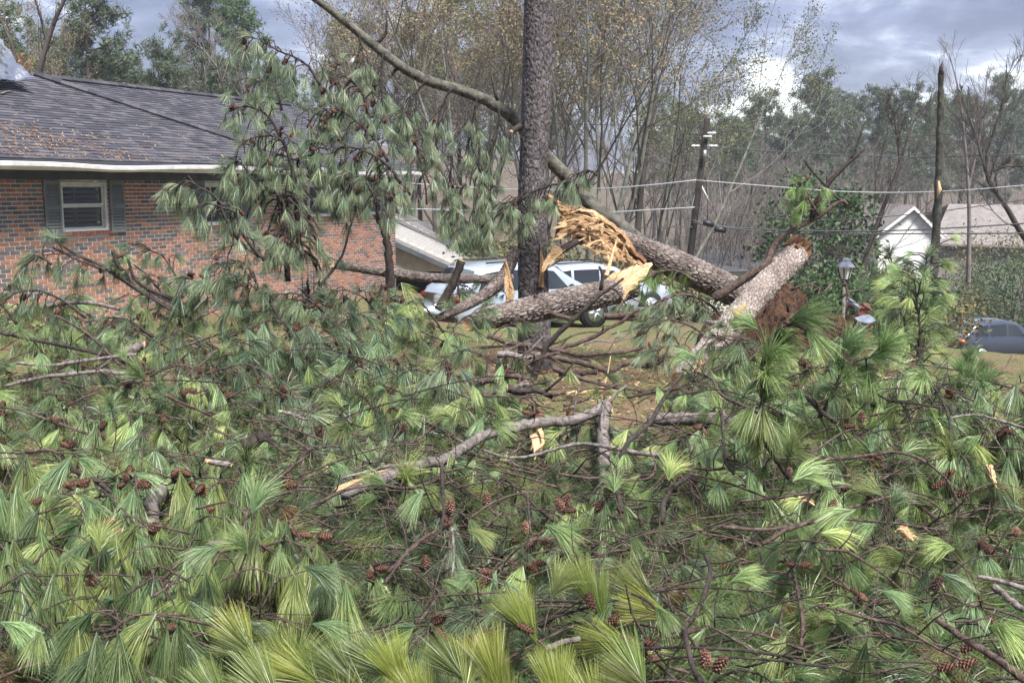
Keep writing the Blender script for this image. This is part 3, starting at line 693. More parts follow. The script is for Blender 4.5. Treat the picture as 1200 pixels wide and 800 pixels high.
rowD = []
for i in range(9):
    px = 255 + i * 45 + rg.uniform(-14, 14); Y = rg.uniform(60, 85); rowD.append(plant('pine', rg.randrange(4), px, Y, rg.uniform(.8, 1.05), rg.uniform(0, 6.2), 'pine_tree', 'tree', 'pines beyond the garages'))
label_row(rowD, 'grey green pine beyond the standing trunk, {} from the left')
rowE = []
for i, (px, Y, s_, k) in enumerate(((300, 40, .85, 0), (395, 46, .9, 1), (470, 52, 1.0, 2), (520, 44, .8, 3), (560, 58, 1.0, 4), (640, 62, .9, 0))):
    rowE.append(plant('bare', k, px, Y, s_, i * 1.3, 'bare_tree', 'tree', 'bare trees beyond the garages'))
label_row(rowE, 'bare twiggy tree beyond the house end, {} from the left')
for px, Y, s_, k, rz, lab in ((700, 37, 1.15, 0, .4, 'tall many-stemmed tree with sparse tan leaves right of the standing trunk'),
                              (560, 41, 1.12, 2, 2.1, 'tall tree with sparse orange tan leaves left of the standing trunk'),
                              (770, 46, 1.02, 1, 1.2, 'olive leaved tree between the standing trunk and the utility pole'),
                              (640, 50, 1.15, 1, 3.2, 'olive tinged tree directly behind the standing trunk'),
                              (465, 50, 1.0, 0, 4.2, 'thin tan leaved tree behind the drooping pine limb'),
                              (20, 44, .75, 2, .9, 'small tree with tan leaves behind the roof sheet at left')):
    tag(plant('oak', k, px, Y, s_, rz, 'autumn_tree', 'tree', 'trees with sparse autumn leaves'), lab)
rowF = []
for i in range(20):
    px = 770 + i * 23 + rg.uniform(-11, 11); Y = rg.uniform(108, 165); rowF.append(plant('bare', rg.randrange(5), px, Y, rg.uniform(.9, 1.25), rg.uniform(0, 6.2), 'bare_tree', 'tree', 'bare trees on the far hillside'))
label_row(rowF, 'thin grey bare tree, {} from the left on the far hillside')
# individually shaped bare trees
def drawn_tree(name, lab, trunks, mat, seed, depth=4, kid=.36, sp=.55, group=None):
    rg = np.random.RandomState(seed); b = np.array(trunks[0][0][0]); root = empty(name, b); tag(root, lab, 'tree', group); big = []; out = []; tips = []
    for pts, r0, r1 in trunks:
        q = smooth_path(pts, 14); rad = [r0 + (r1 - r0) * i / 13 for i in range(14)]; big.append((q, rad))
        Ltot = sum(np.linalg.norm(q[i + 1] - q[i]) for i in range(13))
        for k in range(13):
            u = .28 + .72 * k / 12; i = min(int(u * 13), 12); ax = unit(q[i + 1] - q[i]); s = unit(np.cross(ax, rg.normal(0, 1, 3))); a = sp * rg.uniform(.7, 1.3)
            grow(rg, q[i], ax * math.cos(a) + s * math.sin(a), Ltot * (kid + .08) * (1.2 - u) * rg.uniform(.7, 1.2), max(rad[i] * .25, .012), depth - 2, out, tips, .5, (5, 6), .16, .09, .6, 6, .006)
    m1 = tree_mesh([([p - b for p in l_], r_) for l_, r_ in big], 'trunk', mat); link('trunk', m1, root)
    m2 = tree_mesh([([p - b for p in l_], r_) for l_, r_ in out], 'crown', mat); link('crown', m2, root)
    return root
Y = 34
drawn_tree('bare_tree', 'leaning dark bare tree in front of the white house gable',
           [([P(1000, 400, Y), P(1006, 350, Y), P(1013, 310, Y), P(1028, 262, Y), P(1046, 215, Y), P(1060, 175, Y), P(1072, 140, Y), P(1092, 118, Y)], .13, .008),
            ([P(1010, 318, Y), P(990, 300, Y - .5), P(970, 296, Y - .5)], .06, .02), ([P(1055, 195, Y), P(1050, 150, Y), P(1040, 110, Y)], .06, .006)], M_TWIGD, 5)
Y = 30
drawn_tree('bare_tree', 'crooked bare tree at the right edge beside the snag',
           [([P(1245, 330, Y), P(1205, 285, Y), P(1178, 240, Y), P(1156, 205, Y), P(1160, 170, Y), P(1176, 120, Y), P(1180, 70, Y)], .11, .007),
            ([P(1156, 205, Y), P(1140, 150, Y), P(1124, 105, Y)], .06, .015), ([P(1156, 203, Y), P(1180, 195, Y), P(1200, 195, Y)], .05, .02)], M_TWIGD, 6)
Y = 48
drawn_tree('bare_tree', 'bare pale tree with spreading twigs behind the snag',
           [([P(1135, 330, Y), P(1136, 250, Y), P(1132, 180, Y), P(1124, 110, Y), P(1112, 62, Y)], .12, .015), ([P(1135, 220, Y), P(1150, 150, Y), P(1158, 80, Y)], .07, .015)], M_TWIG, 7)
Y = 33
drawn_tree('bare_tree', 'dark forked bare tree behind the left end of the roof',
           [([P(40, 110, Y), P(46, 82, Y), P(55, 50, Y), P(66, 20, Y), P(80, -10, Y)], .12, .05), ([P(55, 50, Y), P(48, 20, Y), P(40, -5, Y)], .06, .03), ([P(20, 100, Y), P(16, 60, Y), P(4, 30, Y), P(-5, 10, Y)], .07, .03)], M_TWIGD, 9, 2)
Y = 42
drawn_tree('bare_tree', 'slim dark tree beyond the splintered trunk',
           [([P(743, 330, Y), P(748, 260, Y), P(753, 210, Y), P(764, 140, Y), P(768, 90, Y)], .17, .05)], M_TWIGD, 10, 2)
# drawn thicket with many pale stems (centre right)
rgt = np.random.RandomState(77); th = []
for k in range(12):
    px = 815 + k * 15.5 + rgt.uniform(-6, 6); Y = rgt.uniform(58, 74); X = (px - 600) / FPX * Y
    b = np.array((X, Y, ground(X, Y) - .3)); root = empty('thicket_shrub', b); tag(root, None, 'shrub', 'pale stemmed shrubs beyond the utility pole'); out = []; tips = []
    for j in range(7):
        az = rgt.uniform(0, 6.28); grow(rgt, (0, 0, 0), (math.cos(az) * .38, math.sin(az) * .38, 1), rgt.uniform(5, 8.0), .06, 2, out, tips, .5, (5, 6), .1, .08, .55, 5, .016)
    link('stems', tree_mesh(out, 'stems', M_TWIG, .05), root); th.append(root)
label_row(th, 'brown leafless shrub of pale stems, {} from the left beyond the utility pole')
# evergreen shrubs and brush
def bush(name, lab, px, Y, w_, h_, mat, seed, n=70, size=.09, group=None, dz=0):
    rg = np.random.RandomState(seed); X = (px - 600) / FPX * Y; b = np.array((X, Y, ground(X, Y) + dz)); root = empty(name, b); tag(root, lab, 'shrub', group); st = []; cen = []
    for k in range(9):
        az = rg.uniform(0, 6.28); e_ = np.array((math.cos(az) * w_ * .45 * rg.uniform(.3, 1), math.sin(az) * w_ * .45 * rg.uniform(.3, 1), h_ * rg.uniform(.55, .95)))
        pts = smooth_path([(0, 0, -.2), e_ * .5 + np.array((0, 0, .15 * h_)), e_], 6); st.append((pts, [.04, .035, .03, .022, .015, .008]))
    for k in range(n):
        v = rg.normal(0, 1, 3); v /= np.linalg.norm(v); r = rg.uniform(.5, 1) ** .6; cen.append(np.array((v[0] * w_ / 2 * r, v[1] * w_ / 2 * r, h_ * .52 + v[2] * h_ * .5 * r)))
    link('stems', tree_mesh(st, 'stems', M_TWIGD, .03), root); link('foliage', leaf_cloud(cen, rg, 34, .16 * h_ ** .5, size, 'foliage', mat), root); return root
bush('evergreen_shrub', 'dark green glossy evergreen behind the pale leaning log', 958, 36, 4.0, 5.2, ML_EVER, 1, 120, .11, dz=.3)
bush('evergreen_shrub', 'low green shrub below the black lantern', 985, 24, 2.4, 1.8, ML_EVER, 2, 70, .07)
br = []
for k, (px, Y, w_, h_, m_) in enumerate(((1040, 27, 3, 1.7, ML_EVER), (1075, 33, 4, 2.0, ML_BRUSH), (1105, 47, 4.0, 3.0, ML_EVER), (1150, 58, 5, 4.2, ML_EVER), (1190, 56, 6, 5.0, ML_EVER), (1130, 52, 4, 3.4, ML_BRUSH), (1215, 50, 5, 5.2, ML_EVER), (1165, 62, 5, 6, ML_BRUSH), (1060, 46, 5, 4, ML_EVER), (1010, 42, 4, 3, ML_BRUSH))):
    br.append(bush('brush_shrub', None, px, Y, w_, h_, m_, 20 + k, 90, .085, 'brush on the right slope'))
label_row(br, 'tangled dark brush shrub, {} from the left on the right slope')
br = []
for k, (px, Y, w_, h_) in enumerate(((60, 40, 6, 5.2), (110, 42, 6, 5.0), (165, 43, 6, 4.8), (215, 45, 6, 4.3), (262, 50, 5, 3.8), (10, 38, 6, 5.5))):
    br.append(bush('leafy_shrub', None, px, Y, w_, h_, [ML_OLIVE, ML_EVER][k % 2], 50 + k, 130, .10, 'shrubs behind the roof'))
label_row(br, 'leafy shrub showing above the house roof ridge, {} from the left')
tag(bush('rust_shrub', None, 22, 46, 2.0, 1.4, ML_RUST, 70, 40, .1, dz=7.4), 'small patch of rust coloured leaves behind the roof sheet', 'shrub')
br = []
for k in range(2, 9):
    br.append(bush('hedge_shrub', None, 480 + k * 42, 30 + (k % 3) * 4, 3.4, 1.9, [ML_BRUSH, ML_OLIVE, ML_EVER][k % 3], 80 + k, 70, .07, 'shrubs behind the parked cars'))
label_row(br, 'low shrub in the band behind the cars, {} from the left')

# ------------------------------------------------------------------ utility pole and wires
YP = 34
pa, pb = P(806, 322, YP), P(829, 139, YP); pole = empty('utility_pole', (pa[0] - .45, YP, pa[2] - 2.6)); tag(pole, 'leaning dark wooden utility pole with insulators', 'utility pole')
m_ = MB(); base_ = np.array(pole.location); m_.tube([base_, pa, pb], [.13, .12, .10], 10); at_root(m_, pole).build('shaft', noisy('creosote_pole', (.008, .007, .006), (.03, .024, .02), 6, .9, .3, .01, stretch=(1, 1, .1)), pole)
for px, py in ((829, 160), (836, 171), (815, 171), (834, 156)):
    c_ = P(px, py, YP - .2); m_ = MB(); m_.tube([c_ + np.array((-.14, 0, 0)), c_ + np.array((-.05, 0, 0)), c_ + np.array((0, 0, 0)), c_ + np.array((.07, 0, 0)), c_ + np.array((.14, 0, 0))], [.018, .036, .02, .036, .018], 8); at_root(m_, pole).build('insulator', M_WHITE, pole)
m_ = MB(); m_.tube([P(826, 176, YP - .25), P(826, 186, YP - .25)], .06, 8); at_root(m_, pole).build('transformer_stub', M_STEEL, pole)
m_ = MB(); m_.tube([P(822, 196, YP), P(809, 250, YP), P(805, 322, YP)], .016, 5); at_root(m_, pole).build('ground_wire', M_STEEL, pole)
m_ = MB(); m_.tube([P(822, 218, YP), P(833, 240, YP + .3)], .028, 5); at_root(m_, pole).build('brace', M_WHITE, pole)
M_WIRE = MT('weathered_cable').set(.6, .3); M_WIRE.col((.07, .072, .078)); M_WIRE = M_WIRE.m
M_WIREL = MT('bright_aluminium_cable').set(.5, .4); M_WIREL.col((.42, .44, .46)); M_WIREL = M_WIREL.m
for pts, r_, mt, lab in (([(829, 150), (900, 155), (1000, 160), (1110, 158), (1260, 148)], .018, M_WIRE, 'topmost thin wire running right from the utility pole'),
                         ([(825, 172), (900, 177), (1000, 182), (1100, 184), (1260, 178)], .026, M_WIRE, 'second wire down running right from the utility pole'),
                         ([(815, 211), (900, 218), (1000, 225), (1110, 224), (1260, 212)], .022, M_WIREL, 'pale wire running right from the pole above the green tuft'),
                         ([(814, 243), (880, 252), (960, 258), (1080, 250), (1260, 226)], .022, M_WIRE, 'wire crossing in front of the white house roof'),
                         ([(812, 258), (835, 264), (900, 269), (1000, 271), (1100, 268), (1260, 258)], .035, M_WIRE, 'thick cable carrying the black splice cases'),
                         ([(812, 261), (900, 272), (1000, 274), (1260, 273)], .035, M_WIRE, 'lowest thick cable right of the utility pole'),
                         ([(816, 211), (760, 217), (700, 221), (600, 222), (470, 214)], .03, M_WIREL, 'pale wire running left from the pole behind the trunk'),
                         ([(814, 243), (760, 246), (700, 249), (600, 248), (460, 244)], .03, M_WIREL, 'lower pale wire running left from the pole'),
                         ([(812, 266), (740, 266), (640, 262), (460, 258)], .024, M_WIRE, 'dark wire running left low behind the splintered trunk'),
                         ([(825, 146), (740, 147), (640, 144), (470, 136)], .018, M_WIRE, 'high thin wire running left from the pole top')):
    m_ = MB(); q = smooth_path([P(a, b, YP - (.25 if a < 830 else 0) - (a - 820) * .012) for a, b in pts], 26); m_.tube(q, r_ * .62, 5); tag(m_.build('power_wire', mt), lab, 'wire', 'power wires')
for a, b, c_, d, lab in ((824, 260, 837, 264, 'left black splice case hanging on the cable'), (837, 268, 851, 270, 'right black splice case hanging on the cable')):
    m_ = MB(); p, q = P(a, b, YP - .4), P(c_, d, YP - .4); m_.tube([p, p + (q - p) * .08, p + (q - p) * .92, q], [.04, .10, .10, .04], 8); tag(m_.build('splice_case', M_BLACK), lab, 'splice case', 'cable splice cases')
# broken snag
YS = 29; b_ = P(1093, 345, YS); root = empty('broken_snag', b_); tag(root, 'tall snapped tree trunk standing bare against the sky', 'snag')
rgs = np.random.RandomState(3); m_ = MB(); q = smooth_path([P(1093, 345, YS), P(1096, 290, YS), P(1099, 230, YS), P(1101, 170, YS), P(1102, 120, YS), P(1103, 84, YS)], 30)
m_.tube(q, [.125 - .0018 * i + .014 * math.sin(i * 2.1) for i in range(30)], 10, jit=.12, rng=rgs); at_root(m_, root).build('trunk', noisy('lichen_snag_bark', (.018, .016, .014), (.10, .105, .08), 5, .9, .7, .03, lo=.4, hi=.75), root)
m_ = MB(); t_ = q[-1]; m_.tube([t_ - np.array((0, 0, .1)), t_ + np.array((-.02, 0, .12)), t_ + np.array((.02, 0, .28))], [.085, .05, .01], 6, jit=.2, rng=rgs); at_root(m_, root).build('broken_tip', M_BARKD, root)
m_ = MB(); m_.tube([P(1098, 232, YS - .17), P(1101, 222, YS - .19), P(1100, 212, YS - .17)], [.01, .07, .02], 5); at_root(m_, root).build('torn_patch', M_WOODP, root)
for a in (([(1102, 108), (1110, 112), (1114, 110)], .02), ([(1101, 158), (1108, 158)], .03)):
    m_ = MB(); m_.tube([P(*p, YS) for p in a[0]], [a[1], a[1] * .6, .008][:len(a[0])], 5); at_root(m_, root).build('branch_stub', M_BARKD, root)

# ------------------------------------------------------------------ vehicles
def car(name, lab, loc, yaw, L_, W_, H_, paint, suv=True):
    root = empty(name, loc, yaw); tag(root, lab, 'car', None)
    k = H_ / 1.62; g_ = W_ / 2
    st = [(0.0, .42, .70, .72, .74), (.10, .27, .78, .82, .88), (.5, .22, .88, .93, .96), (1.15, .20, .96, 1.01, .98), (1.9, .20, .93, 1.50, 1.0), (2.5, .20, .94, 1.61, 1.0), (3.4, .20, .96, 1.60, 1.0), (4.0, .21, .98, 1.50, .99), (4.33, .24, 1.0, 1.12, .97), (4.5, .28, .98, 1.04, .93), (4.6, .45, .90, .93, .80)]
    if not suv: st = [(x, a, b, c if c < 1.2 else c - .17, d) for x, a, b, c, d in st]
    m_ = MB(); vs = []; n = 0
    def sec(x, zb, zl, zt, wf):
        w_ = g_ * wf; c = zt - zl; ins = .85 if c > .2 else .93
        hp = [(0, zb), (w_ * .86, zb), (w_ * .97, zb + .10), (w_, zb + .3), (w_ * .985, zl - .10), (w_ * .94, zl), (w_ * (.5 * .94 + .5 * ins), zl + c * .55), (w_ * ins, zl + c * .86), (w_ * ins * .86, zl + c * .97), (0, zt + .015)]
        return [(x, y, z) for y, z in hp] + [(x, -y, z) for y, z in hp[-2:0:-1]]
    ss_ = []; xs = [s[0] for s in st]
    for i in range(37):
        x = 4.6 * i / 36; row = [np.interp(x, xs, [s[j] for s in st]) for j in range(1, 5)]; ss_.append(sec(x, *row))
    n = len(ss_[0]); vs = [((x - 2.3) * L_ / 4.6, y, z * k) for s in ss_ for x, y, z in s]
    fs = [(i * n + j, i * n + (j + 1) % n, (i + 1) * n + (j + 1) % n, (i + 1) * n + j) for i in range(len(ss_) - 1) for j in range(n)] + [tuple(range(n)), tuple(range(len(vs) - 1, len(vs) - n - 1, -1))]
    m_.add(vs, fs); m_.build('body', paint, root)
    def top(x):
        r_ = [np.interp(x, xs, [s[j] for s in st]) for j in range(1, 5)]; return r_
    def sidept(x, f, sg, off=.012):
        zb, zl, zt, wf = top(x); w_ = g_ * wf; c = zt - zl; ins = .85 if c > .2 else .93; y = w_ * (.94 + (ins - .94) * f) + off; return ((x - 2.3) * L_ / 4.6, sg * y, (zl + c * .86 * f) * k)
    for sg in (-1, 1):
        for xa, xb, xa2, xb2 in ((1.62, 2.42, 2.02, 2.42), (2.52, 3.30, 2.52, 3.30), (3.38, 4.05, 3.38, 3.86)):
            m_ = MB(); a = [sidept(xa + (xb - xa) * i / 5, .10, sg) for i in range(6)]; b = [sidept(xa2 + (xb2 - xa2) * i / 5, .90, sg) for i in range(6)]; m_.add(a + b, [(i, i + 1, 7 + i, 6 + i) for i in range(5)]); m_.build('side_window', M_GLASS, root)
        m_ = MB(); p = np.array(sidept(1.62, .05, sg, .0)); m_.add(*_ell(p + np.array((0, sg * .11, .05)), (.07, .11, .075))); m_.build('side_mirror', M_BLACK, root)
    def cross(x, f, off=.012):
        zb, zl, zt, wf = top(x); return ((x - 2.3) * L_ / 4.6, f * g_ * wf * .74, (zt + .015 - .03 * f * f + off) * k)
    for nm, xa, xb in (('windshield', 1.28, 1.86), ('rear_window', 4.28, 4.04)):
        m_ = MB(); vs = [cross(xa + (xb - xa) * i / 5, -1 + 2 * j / 6, .02) for i in range(6) for j in range(7)]; m_.add(vs, [(i * 7 + j, i * 7 + j + 1, i * 7 + j + 8, i * 7 + j + 7) for i in range(5) for j in range(6)]); m_.build(nm, M_GLASS, root)
    for sg in (-1, 1):
        for x in (.92, 3.72):
            wx = (x - 2.3) * L_ / 4.6; wr = .35
            m_ = MB(); m_.tube([(wx, sg * (g_ - .10), wr), (wx, sg * (g_ + .006), wr)], wr + .035, 24); m_.build('wheel_arch_shade', M_BLACK, root)  # black disc on the body side, painted shade of the wheel recess
            wh = empty('wheel', (wx, sg * (g_ - .1), wr), 0, root)
            m_ = MB(); m_.tube([(0, sg * -.1, 0), (0, sg * .11, 0), (0, sg * .135, 0)], [wr, wr, wr - .04], 24); m_.build('tyre', M_RUBBER, wh)
            m_ = MB(); m_.tube([(0, sg * .12, 0), (0, sg * .14, 0)], wr * .62, 16)
            for q in range(5): a = q * 1.2566; m_.tube([(0, sg * .145, 0), (math.cos(a) * wr * .6, sg * .145, math.sin(a) * wr * .6)], .03, 5)
            m_.build('rim', M_STEEL, wh)
        m_ = MB(); m_.add(*_ell((2.24 * L_ / 4.6, sg * g_ * .80, .86 * k), (.10, .16, .09))); m_.build('tail_light', M_TAIL if paint is M_DARKB else M_TAILD, root)
        m_ = MB(); m_.add(*_ell((-2.17 * L_ / 4.6, sg * g_ * .70, .72 * k), (.14, .20, .075))); m_.build('headlight', M_LAMP, root)
        m_ = MB(); m_.tube([((1.95 - 2.3), sg * g_ * .66, 1.60 * k + (0 if suv else -.17)), ((2.6 - 2.3), sg * g_ * .66, 1.655 * k + (0 if suv else -.17)), ((3.7 - 2.3), sg * g_ * .64, 1.62 * k + (0 if suv else -.17))], .02, 5); m_.build('roof_rail', M_BLACK, root)
    m_ = MB(); m_.box((2.29 * L_ / 4.6, -.18, .72 * k), (2.315 * L_ / 4.6, .18, .86 * k)); m_.build('number_plate', M_WHITE, root, False)
    m_ = MB(); m_.box((-2.315 * L_ / 4.6, -.5, .40 * k), (-2.27 * L_ / 4.6, .5, .60 * k)); m_.build('grille', M_BLACK, root, False)
    m_ = MB(); m_.box((2.1 * L_ / 4.6, -g_ * .8, .28 * k), (2.30 * L_ / 4.6, g_ * .8, .46 * k)); m_.build('rear_bumper', M_BLACK, root, False)
    return root
def _ell(c, r, nu=10, nv=7):
    vs = []; fs = []
    for j in range(nv + 1):
        t_ = math.pi * j / nv
        for i in range(nu): p_ = 2 * math.pi * i / nu; vs.append((c[0] + r[0] * math.sin(t_) * math.cos(p_), c[1] + r[1] * math.sin(t_) * math.sin(p_), c[2] + r[2] * math.cos(t_)))
    for j in range(nv):
        for i in range(nu): fs.append((j * nu + i, (j + 1) * nu + i, (j + 1) * nu + (i + 1) % nu, j * nu + (i + 1) % nu))
    return vs, fs
M_TAIL = MT('amber_red_lens').set(.2, .5); M_TAIL.col((.50, .11, .03)); M_TAIL = M_TAIL.m
M_TAILD = MT('dark_red_lens').set(.2, .5); M_TAILD.col((.16, .018, .014)); M_TAILD = M_TAILD.m
M_LAMP = MT('lamp_glass').set(.15, .6); M_LAMP.col((.6, .63, .66)); M_LAMP = M_LAMP.m
def paint(name, c, metal=.3):
    m = MT(name).set(.28, .5, metal); m.col(c); m.b.inputs['Coat Weight'].default_value = .6; return m.m
M_SILV = paint('silver_blue_paint', (.36, .42, .50)); M_SILV2 = paint('pale_silver_paint', (.42, .47, .54)); M_DARKB = paint('dark_slate_paint', (.05, .062, .09), .4)
gx, gy = 1.1, 22.3
car('parked_car', 'pale silver wagon parked behind the standing trunk', (.30, 24.0, P(640, 304, 24)[2] - 1.60), R(212), 4.6, 1.82, 1.60, M_SILV)
car('parked_car', 'second pale silver car showing right of the standing trunk', (2.2, 28.4, P(690, 306, 28.4)[2] - 1.55), R(206), 4.6, 1.8, 1.55, M_SILV2)
c_ = P(1172, 424, 40)
car('parked_car', 'dark slate crossover parked down the slope at right edge', (c_[0] + .1, 40.8, c_[2] + .05), R(197), 4.6, 1.85, 1.62, M_DARKB)
# ------------------------------------------------------------------ lantern post, wrecked brick mailbox pier
YL = 18.5; b_ = P(990, 395, YL); lp = empty('lamp_post', (b_[0], YL, ground(b_[0], YL))); tag(lp, 'black lantern with frosted panes on a thin pale post', 'lamp post')
t_ = P(990, 332, YL); sc_ = YL / FPX
m_ = MB(); m_.tube([(t_[0], YL, ground(b_[0], YL) - .1), t_], [.035, .03], 8); at_root(m_, lp).build('post', M_BARKP, lp)
def frust(mb, c, z0, r0, z1, r1, sides=6):
    mb.tube([(c[0], c[1], z0), (c[0], c[1], z1)], [r0, r1], sides)
z0 = t_[2]; px_ = sc_
m_ = MB(); frust(m_, t_, z0 - .02, .05, z0 + .08, .085); at_root(m_, lp).build('base_cup', M_BLACK, lp, False)
m_ = MB(); frust(m_, t_, z0 + .08, .075, z0 + .30, .135); M_FROST = MT('frosted_lamp_pane').set(.4, .4); M_FROST.col((.55, .55, .50)); at_root(m_, lp).build('glass', M_FROST.m, lp, False)
m_ = MB()
for i in range(6):
    a = i * math.pi / 3; m_.tube([(t_[0] + .08 * math.cos(a), YL + .08 * math.sin(a), z0 + .08), (t_[0] + .14 * math.cos(a), YL + .14 * math.sin(a), z0 + .30)], .010, 4)
at_root(m_, lp).build('cage', M_BLACK, lp, False)
m_ = MB(); m_.tube([(t_[0], YL, z0 + .295), (t_[0], YL, z0 + .31), (t_[0], YL, z0 + .40), (t_[0], YL, z0 + .44), (t_[0], YL, z0 + .46)], [.175, .165, .085, .075, .02], 6); at_root(m_, lp).build('cap', noisy('zinc_lamp_cap', (.07, .08, .10), (.14, .15, .18), 8, .4, 0), lp, False)
YM = 17.6; b_ = P(1004, 395, YM); mx_ = empty('brick_pier', (b_[0], YM, ground(b_[0], YM))); tag(mx_, 'wrecked red brick pier with loose slate caps below the lantern', 'pier')
rgb = random.Random(4); z = ground(b_[0], YM) - .1; ztop = P(1004, 357, YM)[2]; j = 0
while z < ztop:
    for i in range(2):
        for d in range(2):
            if z > ztop - .35 and rgb.random() < .4: continue
            a = rgb.uniform(-.25, .25) if z > ztop - .5 else 0
            k_ = rgb.uniform(.8, 1.2); o = link('brick', unit_brick, mx_, (b_[0] - .13 + i * .2 + (j % 2) * .05 - mx_.location.x + rgb.uniform(-.02, .02), -.12 + d * .12 + rgb.uniform(-.02, .02), z - mx_.location.z), (a * .3, a, rgb.uniform(-.2, .2)), (.19, .09, .06), (.19 * k_, .08 * k_, .055 * k_))
    z += .07; j += 1
M_SLATE = noisy('blue_grey_slab', (.10, .115, .15), (.18, .20, .25), 6, .5, 0)
for (a, b), tz, rx in (((998, 354), .0, .5), ((1014, 375), 0, -.2)):
    c_ = P(a, b, YM - .2); m_ = MB(); m_.box((-.15, -.11, -.02), (.15, .11, .02)); o = m_.build('cap_slab', M_SLATE, mx_, False); o.location = c_ - np.array(mx_.location); o.rotation_euler = (.5, rx, .4)
# ------------------------------------------------------------------ big trunks with plated bark
def bark_log(name, mats, parent, path, radii, nu=84, nv=220, plate=(.09, .17), depth=.018, seed=1, cap=True, soft=.30):
    """a trunk whose bark plates are relief: cells of a jittered lattice, sunk along their borders"""
    rg = np.random.RandomState(seed); q = smooth_path(path, nv); Ls = [0]
    for i in range(nv - 1): Ls.append(Ls[-1] + np.linalg.norm(q[i + 1] - q[i]))
    rad = np.interp(np.array(Ls) / Ls[-1], np.linspace(0, 1, len(radii)), radii); circ = 2 * math.pi * np.mean(rad)
    nc = max(4, int(circ / plate[0])); nr = max(4, int(Ls[-1] / plate[1])); ca = (np.arange(nc)[None, :] + rg.uniform(-.42, .42, (nr + 2, nc)) + (np.arange(nr + 2)[:, None] % 2) * .5) / nc * circ; cl = (np.arange(-1, nr + 1)[:, None] + rg.uniform(-.45, .45, (nr + 2, nc))) / nr * Ls[-1]; hgt = rg.uniform(.55, 1.0, (nr + 2, nc))
    pts = np.stack([ca.ravel(), cl.ravel()], 1); hh = hgt.ravel(); keep_ = rg.rand(len(pts)) > .36; pts = pts[keep_]; hh = hh[keep_]; vs = []; at = []; up = None
    lf = rg.normal(0, 1, (6,)); ang = np.arange(nu) / nu * circ
    for i in range(nv):
        t = q[min(i + 1, nv - 1)] - q[max(i - 1, 0)]; t = t / np.linalg.norm(t)
        if up is None: up = np.array((0, 0, 1.)) if abs(t[2]) < .9 else np.array((0, -1., 0))
        a = np.cross(t, up); a /= np.linalg.norm(a); up = np.cross(a, t)
        sel = np.abs(pts[:, 1] - Ls[i]) < plate[1] * 3.2; pp = pts[sel]; h_ = hh[sel]
        dx = np.abs(ang[:, None] - pp[None, :, 0]); dx = np.minimum(dx, circ - dx); wob = (.35 * plate[0] * (np.sin(Ls[i] * 23 + ang * 30 + lf[2]) + np.sin(Ls[i] * 57 - ang * 71 + lf[3])))[:, None]
        dd = np.sqrt(((dx + wob) / plate[0]) ** 2 + ((Ls[i] - pp[None, :, 1]) / plate[1]) ** 2); k = np.argsort(dd, 1)[:, :2]; d1 = np.take_along_axis(dd, k[:, :1], 1)[:, 0]; d2 = np.take_along_axis(dd, k[:, 1:2], 1)[:, 0]
        e = np.clip((d2 - d1) / soft, 0, 1); e = e * e * (3 - 2 * e); top = h_[k[:, 0]]
        th = 2 * math.pi * np.arange(nu) / nu; low = 1 + .03 * np.sin(th * 2 + lf[0] + Ls[i] * .9) + .025 * np.sin(th * 3 + lf[1] - Ls[i] * 1.3)
        r = rad[i] * low + depth * (e * top - .6) + rg.normal(0, depth * .20, nu)
        vs.append(q[i][None] + (a[None] * np.cos(th)[:, None] + up[None] * np.sin(th)[:, None]) * r[:, None]); at.append(np.clip(.10 + .62 * e * top + .30 * rg.normal(.45, .35, nu), 0, 1))
    V = np.concatenate(vs); mb = MB(); fs = [(i * nu + j, i * nu + (j + 1) % nu, (i + 1) * nu + (j + 1) % nu, (i + 1) * nu + j) for i in range(nv - 1) for j in range(nu)]
    base = np.array(parent.location) if parent else np.zeros(3)
    mb.add(V - base, fs, 0, list(np.concatenate(at)))
    if cap:
        for i in (0, nv - 1):
            b = len(mb.v); c = q[i] - base; mb.v.append(tuple(c)); mb.a.append(.5)
            for j in range(nu): mb.f.append((b, i * nu + j, i * nu + (j + 1) % nu)); mb.m.append(1 if len(mats) > 1 else 0)
    return mb.build(name, mats, parent)
def bark_mat(name, deep, mid, top, sc=30):
    m = MT(name); a = m.n('ShaderNodeAttribute', attribute_name='t'); n = m.noise(sc, 6, rough=.7); n2 = m.noise(2.2, 4)
    f = m.math('ADD', a.outputs['Fac'], m.math('MULTIPLY', m.math('SUBTRACT', n, .5), .7)); c = m.ramp(f, [(.08, deep), (.5, mid), (.95, top)])
    m.col(m.mix(.6, c, m.ramp(n2, [(.32, (.50, .44, .42)), (.5, (.95, .90, .88)), (.68, (1.35, 1.32, 1.28))]), 'MULTIPLY')); m.set(.92, .15); m.bump(n, .6, .008); return m.m
B_TRUNK = bark_mat('standing_pine_bark', (.012, .011, .012), (.075, .066, .069), (.155, .141, .144))
B_LOG = bark_mat('fallen_pine_bark', (.02, .017, .016), (.125, .10, .09), (.27, .25, .235), 22)
B_PALE = bark_mat('pale_scaly_bark', (.06, .045, .038), (.22, .185, .165), (.40, .375, .355), 26)
YT = 14.6
gb = P(628, 420, YT); root = empty('standing_pine', (gb[0], YT, ground(gb[0], YT))); tag(root, 'tall standing pine trunk with dark plated bark', 'tree trunk')
zt = P(629, -60, YT); zb = (P(627, 400, YT)[0], YT, ground(gb[0], YT) - .1)
bark_log('trunk', [B_TRUNK], root, [zb, P(625, 330, YT), P(624, 250, YT), P(627, 150, YT), P(630, 50, YT), P(632, -60, YT), P(634, -220, YT), P(637, -420, YT)], [.25, .215, .205, .20, .195, .185, .175, .165], 110, 620, (.036, .085), .014, 4, False)
